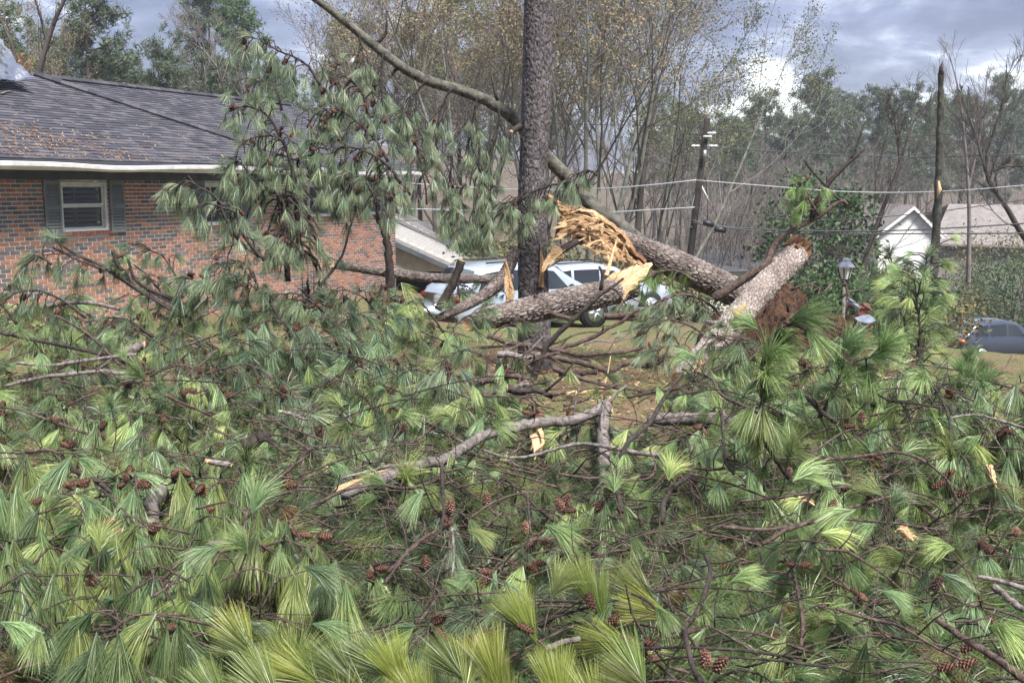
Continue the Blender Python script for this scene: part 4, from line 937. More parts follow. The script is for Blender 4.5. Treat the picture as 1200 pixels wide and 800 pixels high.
m_ = MB(); m_.tube([P(613, 146, YT), P(603, 152, YT - .15), P(599, 155, YT - .25)], [.05, .04, .035], 7, mcap=1); at_root(m_, root).build('limb_stub', [M_BARKD, M_WOODP], root)
# torn strips hanging on the trunk
def splinter(name, root, pts, wid, thick, mat, seed=0):
    rg = np.random.RandomState(seed); q = smooth_path(pts, 9); mb = MB(); vs = []
    for i, p in enumerate(q):
        u = i / 8; w_ = wid * (1 - .9 * u ** 1.7) * (1 + rg.uniform(-.15, .15)); t = unit(q[min(i + 1, 8)] - q[max(i - 1, 0)]); s = unit(np.cross(t, (0, 1, 0))); n_ = np.array((0, 1., 0))
        for a, b in ((-1, -1), (-.3, -1.2), (.4, -.8), (1, -1), (1, 1), (-1, 1)): vs.append(p + s * a * w_ * (1 + rg.uniform(-.4, .4)) + t * w_ * rg.uniform(-.5, .5) + n_ * b * thick * (1 + rg.uniform(-.3, .3)))
    mb.add(vs, [(i * 6 + j, i * 6 + (j + 1) % 6, (i + 1) * 6 + (j + 1) % 6, (i + 1) * 6 + j) for i in range(8) for j in range(6)] + [tuple(range(6)), tuple(range(53, 47, -1))])
    return at_root(mb, root).build(name, mat, root, False) if root else mb.build(name, mat, None, False)
splinter('torn_strip', root, [P(634, 335, YT - .22), P(635, 308, YT - .23), P(633, 285, YT - .22)], .035, .02, M_WOOD, 1)
# ---- lower fallen log
root = empty('fallen_log', P(650, 385, 13.6)); tag(root, 'thick fallen pine log lying across the foot of the standing trunk', 'log')
lg = bark_log('log', [B_LOG, M_WOOD], root, [P(548, 380, 12.7), P(571, 373, 13.0), P(615, 364, 13.3), P(670, 352, 13.6), P(722, 341, 14.0), P(742, 336, 14.2)], [.09, .155, .175, .185, .175, .15], 130, 330, (.026, .085), .018, 6, soft=.6)
splinter('torn_slab', root, [P(722, 343, 13.9), P(738, 330, 13.95), P(752, 318, 14.1), P(764, 309, 14.3)], .135, .03, M_WOODP, 3)
splinter('torn_slab', root, [P(712, 336, 14.0), P(728, 322, 14.1), P(742, 312, 14.3)], .09, .025, M_WOODP, 13)
splinter('splinter', root, [P(711, 322, 14.0), P(717, 300, 14.1), P(724, 277, 14.2)], .022, .012, M_WOODP, 4)
splinter('splinter', root, [P(714, 318, 14.1), P(713, 303, 14.1), P(712, 296, 14.2)], .014, .01, M_WOODP, 5)
splinter('bark_spike', root, [P(597, 352, 13.2), P(597, 333, 13.2), P(594, 308, 13.25)], .04, .025, M_WOOD, 6)
for k, (q, r_) in enumerate((([(642, 364), (652, 369), (668, 373)], .045), ([(612, 373), (619, 385), (622, 396)], .04), ([(632, 352), (626, 345)], .03), ([(704, 340), (706, 322), (702, 312)], .028))):
    m_ = MB(); m_.tube(smooth_path([P(a, b, 13.3) for a, b in q], 7), [r_ * (1 - .07 * i) for i in range(7)], 8); at_root(m_, root).build('limb_stub', M_BARK if k < 3 else M_BARKD, root)
# ---- upper splintered log that leans down to the right, with its limb rising left behind the trunk
root = empty('splintered_trunk', P(760, 330, 15.2)); tag(root, 'snapped pine trunk with a torn orange end hanging above the log', 'log')
bark_log('trunk', [B_LOG, M_WOOD], root, [P(716, 272, 15.25), P(748, 290, 15.25), P(790, 309, 15.3), P(835, 330, 15.6), P(880, 352, 15.9)], [.10, .20, .225, .225, .22], 130, 330, (.026, .085), .018, 7, soft=.6)
def torn_face():
    topc = [(651, 272), (660, 259), (668, 250), (684, 247), (700, 254), (716, 264), (730, 278), (742, 294), (756, 309)]
    botc = [(653, 278), (663, 276), (672, 283), (684, 288), (700, 293), (714, 300), (728, 306), (742, 309), (756, 311)]
    nu, nv = 60, 22; T_ = smooth_path([P(a, b, 14.75) for a, b in topc], nu); B_ = smooth_path([P(a, b, 14.6) for a, b in botc], nu); rg = np.random.RandomState(5); fib = rg.uniform(-1, 1, nv); fib2 = rg.uniform(-1, 1, nv); vs = []; at = []
    rag = np.convolve(rg.uniform(-1, 1, nu + 4), np.ones(3) / 3, 'same')[2:-2]
    for i in range(nu):
        u = i / (nu - 1)
        for j in range(nv):
            v = j / (nv - 1); p = T_[i] + (B_[i] - T_[i]) * v
            p = p + np.array((0, 1, 0)) * (.16 * math.sin(math.pi * v) + .020 * fib[j] + .028 * fib2[j] * math.sin(u * 7 + fib[j] * 4) + .018 * rg.uniform(-1, 1)) + np.array((0, 0, 1)) * (rag[i] * .05 * (v > .85) + rag[-i] * .03 * (v < .1)); vs.append(p); at.append(clamp(.42 + .22 * fib[j] + .16 * math.sin(u * 6 + j * 1.1 + fib2[j] * 3) + .12 * rg.uniform(-1, 1), .02, 1))
    n = len(vs); back = [p + np.array((.05, .22, .03)) for p in vs]; mb = MB(); f = [(i * nv + j, i * nv + j + 1, (i + 1) * nv + j + 1, (i + 1) * nv + j) for i in range(nu - 1) for j in range(nv - 1)]
    mb.add(vs + back, f, 0, at + at); mb.f += [tuple(n + k for k in q[::-1]) for q in f]; mb.m += [1] * len(f)
    edge = [i * nv for i in range(nu)] + [(nu - 1) * nv + j for j in range(1, nv)] + [i * nv + nv - 1 for i in range(nu - 2, -1, -1)] + [j for j in range(nv - 2, 0, -1)]
    for a, b in zip(edge, edge[1:] + edge[:1]): mb.f.append((a, b, n + b, n + a)); mb.m.append(0)
    return mb
mw = MT('torn_heartwood'); a_ = mw.n('ShaderNodeAttribute', attribute_name='t'); nn = mw.noise(22, 6, rough=.75); f_ = mw.math('ADD', a_.outputs['Fac'], mw.math('MULTIPLY', mw.math('SUBTRACT', nn, .5), 1.1)); mw.col(mw.ramp(f_, [(.1, (.12, .055, .026)), (.33, (.30, .175, .09)), (.6, (.50, .345, .20)), (.9, (.70, .56, .40))])); mw.set(.8, .2); mw.bump(nn, .7, .02); M_TORN = mw.m
at_root(torn_face(), root).build('torn_face', [M_TORN, B_LOG], root, False)
splinter('torn_spur', root, [P(672, 258, 15.0), P(658, 247, 14.95), P(647, 236, 14.9), P(637, 224, 14.85)], .10, .06, M_TORN.copy() if False else M_WOOD, 8)
splinter('torn_spur', root, [P(660, 250, 14.8), P(650, 240, 14.8), P(640, 234, 14.8)], .06, .05, M_WOOD, 18)
for s_, q in enumerate(([(654, 276), (666, 268), (690, 262)], [(688, 288), (700, 282), (716, 282)], [(726, 306), (730, 295), (733, 283)], [(705, 262), (706, 268), (704, 276)], [(741, 308), (734, 296), (729, 284)])):
    splinter('splinter', root, [P(a, b, 14.52) for a, b in q], .025, .015, M_WOODP if s_ % 2 else M_WOOD, 30 + s_)
m_ = MB(); q = smooth_path([P(754, 288, 15.5), P(722, 262, 15.5), P(700, 246, 15.5), P(682, 228, 15.5), P(664, 207, 15.5), P(645, 188, 15.5), P(622, 162, 15.4), P(600, 137, 15.3), P(574, 120, 15.2), P(545, 108, 15.1), P(500, 94, 15.0), P(470, 78, 14.9), P(440, 55, 14.8), P(410, 30, 14.7), P(385, 10, 14.6), P(360, -8, 14.5), P(330, -30, 14.4)], 60)
rgl = np.random.RandomState(8); m_.tube(q, [.125 - .0014 * i for i in range(60)], 12, jit=.07, rng=rgl); at_root(m_, root).build('limb', noisy('mossy_limb_bark', (.035, .03, .026), (.13, .125, .10), 9, .88, .8, .02), root)
for a, r_ in (([(583, 118), (579, 103), (575, 88)], .03), ([(470, 78), (462, 84), (459, 90)], .03), ([(440, 52), (452, 40), (453, 12)], .028), ([(375, 4), (378, -6)], .05), ([(400, 26), (398, 18)], .04)):
    m_ = MB(); m_.tube(smooth_path([P(x, y, 14.9) for x, y in a], 5), [r_, r_ * .9, r_ * .8, r_ * .6, r_ * .3], 6); at_root(m_, root).build('branch_stub', M_BARKD, root)
# many fibres torn out along the face
rgf = np.random.RandomState(44); fe = [(651, 274), (668, 262), (690, 264), (712, 278), (732, 294), (754, 309)]; fq = smooth_path([P(a, b, 14.6) for a, b in fe], 60)
for i in range(60):
    k_ = rgf.randint(0, 52); l_ = rgf.randint(4, 12); o_ = np.array((rgf.normal(0, .02), -rgf.uniform(-.06, .10), rgf.normal(0, .13))); o2 = o_ + rgf.normal(0, .05, 3)
    a_, b_ = fq[k_] + o_, fq[min(k_ + l_, 59)] + o_ * .8; 
    if rgf.rand() < .5: a_ = a_ + np.array((-.10, -.05, rgf.uniform(-.08, .06)))
    splinter('splinter', root, [b_, (a_ + b_) / 2 + rgf.normal(0, .012, 3), a_ + rgf.normal(0, .03, 3)], rgf.uniform(.008, .03), rgf.uniform(.006, .014), M_WOODP if rgf.rand() < .55 else M_WOOD, 100 + i)
for i in range(16):
    a_ = P(rgf.uniform(655, 735), 0, 14.6); k_ = rgf.randint(4, 50); a_ = fq[k_] + np.array((0, -.02, -.12 - .04 * rgf.rand())); b_ = a_ + np.array((rgf.uniform(-.12, .05), rgf.uniform(-.05, .05), -rgf.uniform(.08, .28)))
    splinter('splinter', root, [a_, (a_ + b_) / 2, b_], rgf.uniform(.006, .016), .007, M_WOODP, 200 + i)
# dark stick with an orange end between trunk and torn face
root = empty('torn_branch', P(660, 300, 14.4)); tag(root, 'dark broken branch with orange torn tip beside the standing trunk', 'branch')
m_ = MB(); m_.tube(smooth_path([P(682, 280, 14.7), P(668, 287, 14.5), P(652, 297, 14.35)], 7), [.05, .05, .055, .06, .06, .055, .05], 8); at_root(m_, root).build('wood', M_BARKD, root)
splinter('torn_tip', root, [P(656, 292, 14.28), P(645, 303, 14.2), P(635, 318, 14.1)], .085, .04, M_WOOD, 9)
splinter('splinter', root, [P(648, 304, 14.2), P(655, 298, 14.2), P(663, 292, 14.2)], .018, .012, M_WOODP, 10)
# curved pale limb left of the trunk, vertical split slab
root = empty('curved_limb', P(560, 355, 13.9)); tag(root, 'curved pale brown limb leaning against the left of the standing trunk', 'limb')
bark_log('limb', [B_LOG, M_WOOD], root, [P(605, 292, 14.3), P(597, 312, 14.2), P(583, 333, 14.05), P(564, 348, 13.9), P(540, 361, 13.7), P(515, 372, 13.5)], [.075, .085, .085, .075, .065, .05], 48, 160, (.022, .06), .009, 9, soft=.6)
splinter('split_slab', root, [P(598, 352, 13.6), P(597, 335, 13.65), P(594, 318, 13.7), P(592, 304, 13.7)], .055, .03, M_WOOD, 11)
# long log in front of the far brick corner
root = empty('far_log', P(450, 322, 17)); tag(root, 'long thin fallen log with a torn pale end before the brick corner', 'log')
bark_log('log', [B_LOG, M_WOODP], root, [P(385, 309, 16.6), P(420, 314, 16.8), P(465, 321, 17), P(510, 326, 17.2), P(560, 327, 17.5), P(600, 326, 17.8)], [.07, .08, .085, .085, .08, .075], 44, 240, (.022, .07), .009, 10, soft=.6)
splinter('torn_end', root, [P(390, 309, 16.5), P(383, 310, 16.45), P(376, 312, 16.4)], .06, .04, M_WOODP, 12)
# ---- pale leaning log with broken heartwood end
root = empty('leaning_log', P(860, 400, 12)); tag(root, 'pale barked log leaning up to the right with broken orange end', 'log')
bark_log('log', [B_PALE, M_WOODP], root, [P(800, 447, 11.0), P(822, 420, 11.3), P(858, 378, 11.9), P(895, 337, 12.6), P(932, 298, 13.2)], [.14, .15, .155, .165, .17], 130, 330, (.022, .06), .010, 11, soft=.7)
rgk = np.random.RandomState(6)
m_ = MB(); e_ = P(932, 296, 13.2); ax = unit(P(932, 298, 13.2) - P(895, 337, 12.6)); s1 = unit(np.cross(ax, (0, 0, 1))); s2 = np.cross(s1, ax)
for i in range(46):
    r_ = .155 * math.sqrt(rgk.uniform(0, 1)); a = rgk.uniform(0, 6.28); b = e_ + s1 * r_ * math.cos(a) + s2 * r_ * math.sin(a); l_ = rgk.uniform(.12, .36) * (1.15 - r_ * 2); m_.tube([b - ax * .1, b + ax * l_ * .7, b + ax * l_ + rgk.normal(0, .01, 3)], [.034, .028, .006], 5, jit=.25, rng=rgk)
at_root(m_, root).build('torn_end', M_TORN, root, False)
for q in ([(868, 375), (862, 366), (874, 357)], [(850, 385), (840, 380), (828, 377)]):
    m_ = MB(); m_.tube([P(a, b, 11.6) for a, b in q], [.06, .05, .02], 7); at_root(m_, root).build('branch_stub', M_WOOD if q[0][0] > 860 else M_BARKP, root)
# clay mound and roots
YD = 15.0; c_ = P(915, 345, YD); root = empty('root_mound', (c_[0], YD, ground(c_[0], YD))); tag(root, 'reddish brown mound of torn up earth and roots behind the leaning log', 'earth mound')
rgd = np.random.RandomState(12); m_ = MB(); nu, nv = 40, 26; vs = []
zt = P(905, 328, YD)[2] - ground(c_[0], YD)
for j in range(nv):
    for i in range(nu):
        x = -1.3 + 2.6 * i / (nu - 1); y = -.9 + 2.2 * j / (nv - 1); h = zt * max(0, 1 - (x / 1.25) ** 2 - ((y - .2) / 1.1) ** 2) ** .5 if (x / 1.25) ** 2 + ((y - .2) / 1.1) ** 2 < 1 else -.15
        vs.append((x, y, h * (.72 + .28 * math.sin(x * 4.1 + y * 2) * math.sin(y * 3.3 - x)) + rgd.normal(0, .05)))
m_.add(vs, [(j * nu + i, j * nu + i + 1, (j + 1) * nu + i + 1, (j + 1) * nu + i) for j in range(nv - 1) for i in range(nu - 1)])
m_.build('earth', noisy('red_clay', (.018, .011, .008), (.11, .055, .032), 16, .95, .9, .06), root)
for i in range(26):
    b = np.array((rgd.uniform(-.3, 1.2), rgd.uniform(-.9, .2), zt * rgd.uniform(.5, 1.0))); d = unit(rgd.normal(0, 1, 3) + np.array((.5, -.4, .3))); l_ = rgd.uniform(.25, .6); x_ = MB(); x_.tube(smooth_path([b, b + d * l_ * .5 + rgd.normal(0, .05, 3), b + d * l_ + rgd.normal(0, .1, 3)], 6), [.022, .02, .016, .012, .008, .004], 5); x_.build('root', M_BARK, root)
# dead limb rising right behind the leaning log, with a drooping green tuft
root = empty('dead_limb', P(844, 343, 12.8)); tag(root, 'long dark dead limb rising right across the leaning log', 'limb')
m_ = MB(); q = smooth_path([P(836, 350, 12.8), P(858, 336, 12.8), P(880, 321, 12.8), P(898, 309, 12.8), P(905, 292, 12.9), P(917, 277, 12.9), P(935, 266, 13), P(960, 253, 13), P(985, 236, 13), P(993, 240, 13)], 36); m_.tube(q, [.062 - .0012 * i for i in range(36)], 9, jit=.06, rng=rgl); at_root(m_, root).build('limb', M_BARK, root)
for q, r_ in (([(952, 256), (956, 240), (966, 222), (974, 211), (990, 195), (1013, 174)], .045), ([(985, 236), (972, 222), (960, 210), (948, 196), (942, 186)], .02), ([(998, 186), (1006, 165), (1014, 142)], .018), ([(970, 216), (969, 206)], .022)):
    m_ = MB(); qq = smooth_path([P(a, b, 13) for a, b in q], 12); m_.tube(qq, [r_ * (1 - .05 * i) for i in range(12)], 7, jit=.08, rng=rgl, mcap=1); at_root(m_, root).build('fork', [M_BARKD, M_WOODP], root)
# ------------------------------------------------------------------ needle tufts and cones
def tuft_arrays(rg, pitch, n, L_, w_, mode):
    """needles along the last stretch of a shoot that points at this pitch; gravity is -Z. Returns verts, faces(quads), t"""
    s = np.array((math.cos(pitch), 0, math.sin(pitch))); e1 = np.array((0, 1., 0)); e2 = np.cross(s, e1)
    lo, hi, droop, ax = {'droop': (.06, .56, .60, .06), 'fan': (.06, .66, .40, .07), 'brush': (.03, .46, .05, .04), 'star': (.3, 1.25, .4, .10)}[mode]
    if n < 100: hi += .14
    V = []; T = []; az = rg.uniform(0, 2 * math.pi, n); th = lo + (hi - lo) * np.sqrt(rg.uniform(0, 1, n)); ln = L_ * (rg.uniform(.64, 1.08, n) if mode != 'brush' else rg.uniform(.86, 1.03, n)); st = -ax * rg.uniform(0, 1, n)
    d = s[None] * np.cos(th)[:, None] + (e1[None] * np.cos(az)[:, None] + e2[None] * np.sin(az)[:, None]) * np.sin(th)[:, None]
    g = np.array((0, 0, -1.)); b = s[None] * st[:, None] * 1.0 + d * .004
    dm = d + g[None] * droop * .35; dm /= np.linalg.norm(dm, axis=1)[:, None]; dt = d + g[None] * droop * 1.0; dt /= np.linalg.norm(dt, axis=1)[:, None]
    mid = b + dm * (ln * .5)[:, None]; tip = mid + dt * (ln * .5)[:, None]
    side = np.cross(d, rg.normal(0, 1, (n, 3))); side /= np.linalg.norm(side, axis=1)[:, None]; hw = side * (w_ / 2)
    V = np.stack([b - hw * .8, b + hw * .8, mid - hw, mid + hw, tip - hw * .35, tip + hw * .35], 1)
    T = np.tile(np.array((0, 0, .5, .5, 1, 1.)), (n, 1)) * rg.uniform(.35, 1.15, n)[:, None]
    F = (np.arange(n)[:, None, None] * 6 + np.array(((0, 1, 3, 2), (2, 3, 5, 4)))[None]).reshape(-1, 4)
    return V.reshape(-1, 3), F, T.ravel()
def quad_mesh(name, V, F, mat, T=None, colr=None):
    me = bpy.data.meshes.new(name); n = len(F); me.vertices.add(len(V)); me.vertices.foreach_set('co', np.ascontiguousarray(V, np.float32).ravel()); me.loops.add(4 * n); me.loops.foreach_set('vertex_index', np.ascontiguousarray(F, np.int32).ravel()); me.polygons.add(n); me.polygons.foreach_set('loop_start', np.arange(0, 4 * n, 4)); me.update(calc_edges=True); me.materials.append(mat)
    if T is not None: a = me.attributes.new('t', 'FLOAT', 'POINT'); a.data.foreach_set('value', np.ascontiguousarray(T, np.float32))
    if colr is not None: a = me.attributes.new('col', 'FLOAT_COLOR', 'POINT'); a.data.foreach_set('color', np.ascontiguousarray(colr, np.float32).ravel())
    return me
PITCHES = [60, 25, -10, -45, -80]
LODS = {'near': (230, .0019), 'mid': (150, .0025), 'far': (92, .0029)}
TUFT = {}
rgn = np.random.RandomState(1)
for lod, (n, w_) in LODS.items():
    for mode in ('droop', 'fan', 'brush', 'star'):
        for pi, p in enumerate(PITCHES):
            for v in range(2):
                V, F, T = tuft_arrays(rgn, R(p), n if mode != 'brush' else int(n * 1.5), .20 if mode != 'brush' else .235, w_ if mode != 'brush' else w_ * .75, mode); TUFT[(lod, mode, pi, v)] = quad_mesh('needle_tuft', V, F, M_NEEDLE, T)
def cone_mesh():
    mb = MB(); rg = np.random.RandomState(2); n = 62
    mb.add(*_ell((0, 0, .055), (.024, .024, .055), 8, 6))
    for i in range(n):
        u = (i + .5) / n; a = i * 2.39996; r = .031 * math.sin(math.pi * (.12 + .83 * u)) ** .75; z = .004 + .108 * u; d = np.array((math.cos(a), math.sin(a), 0)); s = np.array((-d[1], d[0], 0)); w_ = .0095 * (1.15 - .5 * u); c = d * r * .72 + np.array((0, 0, z)); t = d * (r + .006) + np.array((0, 0, z + .007 - .012 * (1 - u)))
        mb.add([c - s * w_ * .6 - np.array((0, 0, .004)), c + s * w_ * .6 - np.array((0, 0, .004)), t + s * w_, t - s * w_, t + d * .004 + np.array((0, 0, -.001)), c + np.array((0, 0, .006))], [(0, 1, 2, 3), (3, 2, 4), (3, 4, 5), (2, 5, 4)])
    m = MT('pine_cone_scales'); g = m.n('ShaderNodeNewGeometry'); oi = m.n('ShaderNodeObjectInfo'); m.col(m.mix(.75, m.ramp(g.outputs['Random Per Island'], [(0, (.055, .028, .02)), (.6, (.115, .06, .042)), (1, (.20, .125, .09))]), m.ramp(oi.outputs['Random'], [(0, (.55, .5, .5)), (.6, (1.1, 1.0, .95)), (1, (1.6, 1.5, 1.4))]), 'MULTIPLY')); m.set(.75, .25)
    return mb.mesh('pine_cone', m.m, False)
CONE = cone_mesh()
GREENS = [(0.2304, 0.3082, 0.1319), (0.2024, 0.2921, 0.1397), (0.2755, 0.3538, 0.1397), (0.1685, 0.2465, 0.1277), (0.3232, 0.3767, 0.1439), (0.1967, 0.2694, 0.1476)]
YELLOW = [(.165, .195, .045), (.145, .185, .05), (.19, .21, .05), (.13, .175, .05)]
DULL = [(0.161, 0.2055, 0.1289), (0.1349, 0.1835, 0.1184), (0.184, 0.2276, 0.1381)]
def put_tuft(root, pos, d, lod, mode, rg, pal, sc=1.0):
    d = unit(d); p = math.degrees(math.asin(clamp(d[2], -1, 1))); pi = min(range(5), key=lambda i: abs(PITCHES[i] - p)); me = TUFT[(lod, mode, pi, rg.randrange(2))]; c = rg.choice(pal); k = rg.uniform(.55, 1.5)
    return link('needle_tuft', me, root, np.array(pos) - np.array(root.location), (rg.uniform(-.12, .12), rg.uniform(-.12, .12), math.atan2(d[1], d[0])), sc * (rg.choice((.70, .82, .92, 1.0)) if VARY else 1) * rg.uniform(.88, 1.1), tuple(x * k for x in c))
VARY = True
def put_cone(root, pos, d, rg, sc=1.0):
    sc *= .64
    o = link('pine_cone', CONE, root, np.array(pos) - np.array(root.location)); o.rotation_euler = Vector(unit(d)).to_track_quat('Z', 'Y').to_euler(); z_ = sc * rg.uniform(.62, 1.15); o.scale = (z_ * rg.uniform(.8, 1.25), z_ * rg.uniform(.8, 1.25), z_); return o
def lod_of(y): return 'near' if y < 5.6 else ('mid' if y < 9.5 else 'far')
def pine_branch(name, path, r0, rg, ntw, twl, mode, pal, cones=0, mat=None, nside=6, tip=True, hang=.25, tsc=1.0, up=0.0, start=.15, cone_sc=1.0, lod=None):
    """stem along path, side twigs with a tuft at every end, cones in clusters. Returns the root"""
    q = smooth_path(path, max(10, 4 * len(path))); n = len(q); root = empty(name, q[0]); b = np.array(q[0]); mb = MB(); nrg = np.random.RandomState(rg.randrange(10 ** 6))
    for i in range(1, n - 1): q[i] = q[i] + nrg.normal(0, r0 * .12, 3)
    mb.tube(q, [r0 * (1 - .72 * i / (n - 1)) for i in range(n)], nside, jit=.14, rng=nrg); ends = []
    for k in range(ntw):
        u = start + (1 - start) * (k + rg.uniform(.1, .9)) / ntw; i = min(int(u * (n - 1)), n - 2); p = q[i] + (q[i + 1] - q[i]) * (u * (n - 1) - i); ax = unit(q[i + 1] - q[i]); s = nrg.normal(0, 1, 3); s = unit(s - ax * np.dot(s, ax)); a = rg.uniform(.5, 1.15); d = ax * math.cos(a) + s * math.sin(a); d[2] += up; d = unit(d); l_ = twl * rg.uniform(.5, 1.3); tw = [p]; dd = d.copy()
        for j in range(3): dd = unit(dd + np.array((0, 0, -hang * (j + 1) / 3)) + nrg.normal(0, .14, 3)); tw.append(tw[-1] + dd * l_ / 3)
        rr = max(r0 * .38, .0042); mb.tube(tw, [rr, rr * .85, rr * .75, rr * .6], 5, caps=False); ends.append((tw[-1], dd)); 
        if rg.random() < .3 and l_ > .15:
            d3 = unit(dd + nrg.normal(0, .5, 3)); e3 = tw[1] + d3 * l_ * .55; mb.tube([tw[1], e3], [rr * .7, rr * .5], 4, caps=False); ends.append((e3, d3))
    if tip: ends.append((q[-1], unit(q[-1] - q[-2])))
    mb.v = [tuple(np.array(v) - b) for v in mb.v]; mb.build('stem', mat or M_BARK, root)
    for p, d in ends: put_tuft(root, p, d, lod or lod_of(p[1]), mode if rg.random() < .8 else 'fan', rg, pal, tsc)
    c = 0
    while c < cones:
        p, d = rg.choice(ends); m = rg.choice((1, 2, 2, 3)); o = p - d * rg.uniform(.05, .14)
        for _ in range(m):
            dc = unit(nrg.normal(0, 1, 3) + d * .3 + np.array((0, 0, .1))); put_cone(root, o + dc * .012, dc, rg, cone_sc); c += 1
    root['_n'] = len(ends); return root
rnd = random.Random(2024)
ALLB = []
def pj(pts, Y0=None, lift=.2):
    """photograph polyline to points: at forward distance Y0 (number or list), or just above the heap"""
    if Y0 is None:
        o = []
        for a, b in pts:
            h_ = hit(a, b); r = ray(a, b); o.append(CAM + r * ((h_[1] - lift) / r[1]))
        ys = [p[1] for p in o]; k = len(ys); ys = [ys[0] * .3 + .7 * (ys[0] + (ys[-1] - ys[0]) * i / max(1, k - 1)) if False else y for i, y in enumerate(ys)]
        ysm = [np.mean(ys[max(0, i - 1):i + 2]) for i in range(k)]
        return [P(a, b, y) for (a, b), y in zip(pts, ysm)]
    if isinstance(Y0, (int, float)): Y0 = [Y0] * len(pts)
    return [P(a, b, y) for (a, b), y in zip(pts, Y0)]
def bough(pts, Y0, lab, r0, ntw, twl, mode='droop', pal=GREENS, cones=0, mat=None, lift=.2, **k):
    r = pine_branch('pine_bough', pj(pts, Y0, lift), r0, rnd, ntw, twl, mode, pal, cones, mat, **k); tag(r, lab, 'branch', 'fallen pine boughs'); return r

TANG = []; SEED = []
# ---- boughs drooping at the upper left
D = 11.5
bough([(375, 100), (363, 80), (347, 68), (327, 60), (310, 50), (293, 42)], D, 'drooping bough with cones arching against the sky at upper left', .018, 20, 0.325, cones=8, hang=1.4, mat=M_BARKD, pal=DULL, tsc=.95)
bough([(343, 205), (337, 180), (323, 150), (310, 133), (290, 125), (268, 128)], D - .3, 'arched drooping bough in front of the roof with cones at its tip', .020, 19, 0.3, cones=9, hang=1.4, mat=M_BARKD, pal=DULL, tsc=.95)
bough([(345, 220), (340, 187), (333, 167), (320, 160), (300, 160), (283, 168)], D - .6, 'lower arched bough hanging before the gutter with dense tufts', .018, 22, 0.3, cones=10, hang=1.4, mat=M_BARKD, pal=DULL, tsc=.95)
bough([(352, 318), (350, 290), (348, 262), (345, 235), (342, 205), (352, 185)], D - .2, 'upright bough stem hung with needles before the recessed wall', .045, 32, 0.425, cones=5, hang=1.4, mat=M_BARKD, pal=DULL, tsc=.95)
bough([(337, 330), (336, 296), (334, 257), (330, 235), (318, 222), (300, 214)], D - .5, 'dense hanging bough left of the upright stem', .035, 32, 0.4, cones=6, hang=1.4, mat=M_BARKD, pal=DULL, tsc=.95)
bough([(432, 150), (431, 135), (426, 112), (415, 98), (400, 88), (382, 86)], D + .2, 'dark arched bough with clustered cones below the leaning limb', .022, 20, 0.325, cones=14, hang=1.4, mat=M_BARKD, pal=DULL, tsc=.95)
bough([(455, 190), (440, 165), (415, 140), (395, 128), (375, 128)], D, 'cone laden bough hanging in the middle of the upper left', .02, 22, 0.325, cones=14, hang=1.4, mat=M_BARKD, pal=DULL, tsc=.95)
bough([(470, 215), (455, 195), (430, 178), (405, 172), (388, 180)], D - .3, 'heavy tufted bough hanging over the gutter right of the arch', .022, 25, 0.35, cones=9, hang=1.4, mat=M_BARKD, pal=DULL, tsc=.95)
bough([(443, 258), (440, 235), (430, 215), (415, 205), (398, 208)], D - .4, 'tufted bough hanging over the far brick window', .022, 22, 0.325, cones=6, hang=1.4, mat=M_BARKD, pal=DULL, tsc=.95)
bough([(305, 300), (287, 288), (273, 273), (263, 253), (253, 232), (233, 219), (220, 212), (205, 217)], 10.4, 'arched bough before the second window with hanging bright tufts', .022, 20, 0.3, cones=4, hang=1.4, mat=M_BARKD, pal=DULL, tsc=.95)
bough([(310, 305), (296, 290), (282, 270), (276, 250), (262, 243), (240, 238), (222, 245)], 10.3, 'twin bare stemmed bough rising before the second window', .020, 14, 0.275, cones=3, hang=1.4, mat=M_BARKD, pal=DULL, tsc=.95)
for pts, lab, nt_ in (([(500, 94), (488, 108), (478, 128), (474, 150)], 'needle curtain hanging from the leaning limb, left part', 13), ([(530, 103), (520, 120), (512, 145), (510, 172)], 'needle curtain hanging from the middle of the leaning limb', 15), ([(560, 112), (556, 132), (552, 158), (556, 190)], 'needle curtain hanging beside the standing trunk', 15), ([(450, 60), (446, 90), (448, 120), (452, 150)], 'thin hanging tufts under the upper part of the leaning limb', 12), ([(585, 125), (584, 150), (578, 175), (572, 205)], 'tufts hanging close left of the standing trunk', 13), ([(420, 38), (424, 58), (428, 78)], 'dark tufts below the top of the leaning limb', 9)):
    bough(pts, 14.6, lab, .02, int(nt_ * 1.3), .40, cones=4, hang=1.3, mat=M_BARKD, pal=DULL, tsc=.95)
for pts, lab, nt_, c_ in (([(562, 170), (561, 195), (566, 222), (560, 250)], 'dark stem hung with dense tufts left of the trunk foot', 18, 6), ([(668, 212), (650, 216), (630, 222), (610, 232), (590, 238)], 'bough draped across the standing trunk with hanging tufts', 18, 7), ([(620, 228), (600, 240), (578, 256), (560, 268)], 'lower draped bough left of the trunk above the silver car', 16, 5), ([(700, 205), (690, 200), (676, 204), (660, 214)], 'pale bough drooping over the torn spur', 10, 2), ([(545, 215), (535, 232), (525, 255)], 'tufts hanging before the shed roofs', 11, 3), ([(530, 180), (528, 205), (522, 235)], 'long hanging tufts left of the dark stem', 12, 3)):
    bough(pts, 13.9, lab, .022, int(nt_ * 1.3), .34, cones=c_, hang=1.3, mat=M_BARKD, tsc=1.05, pal=DULL)
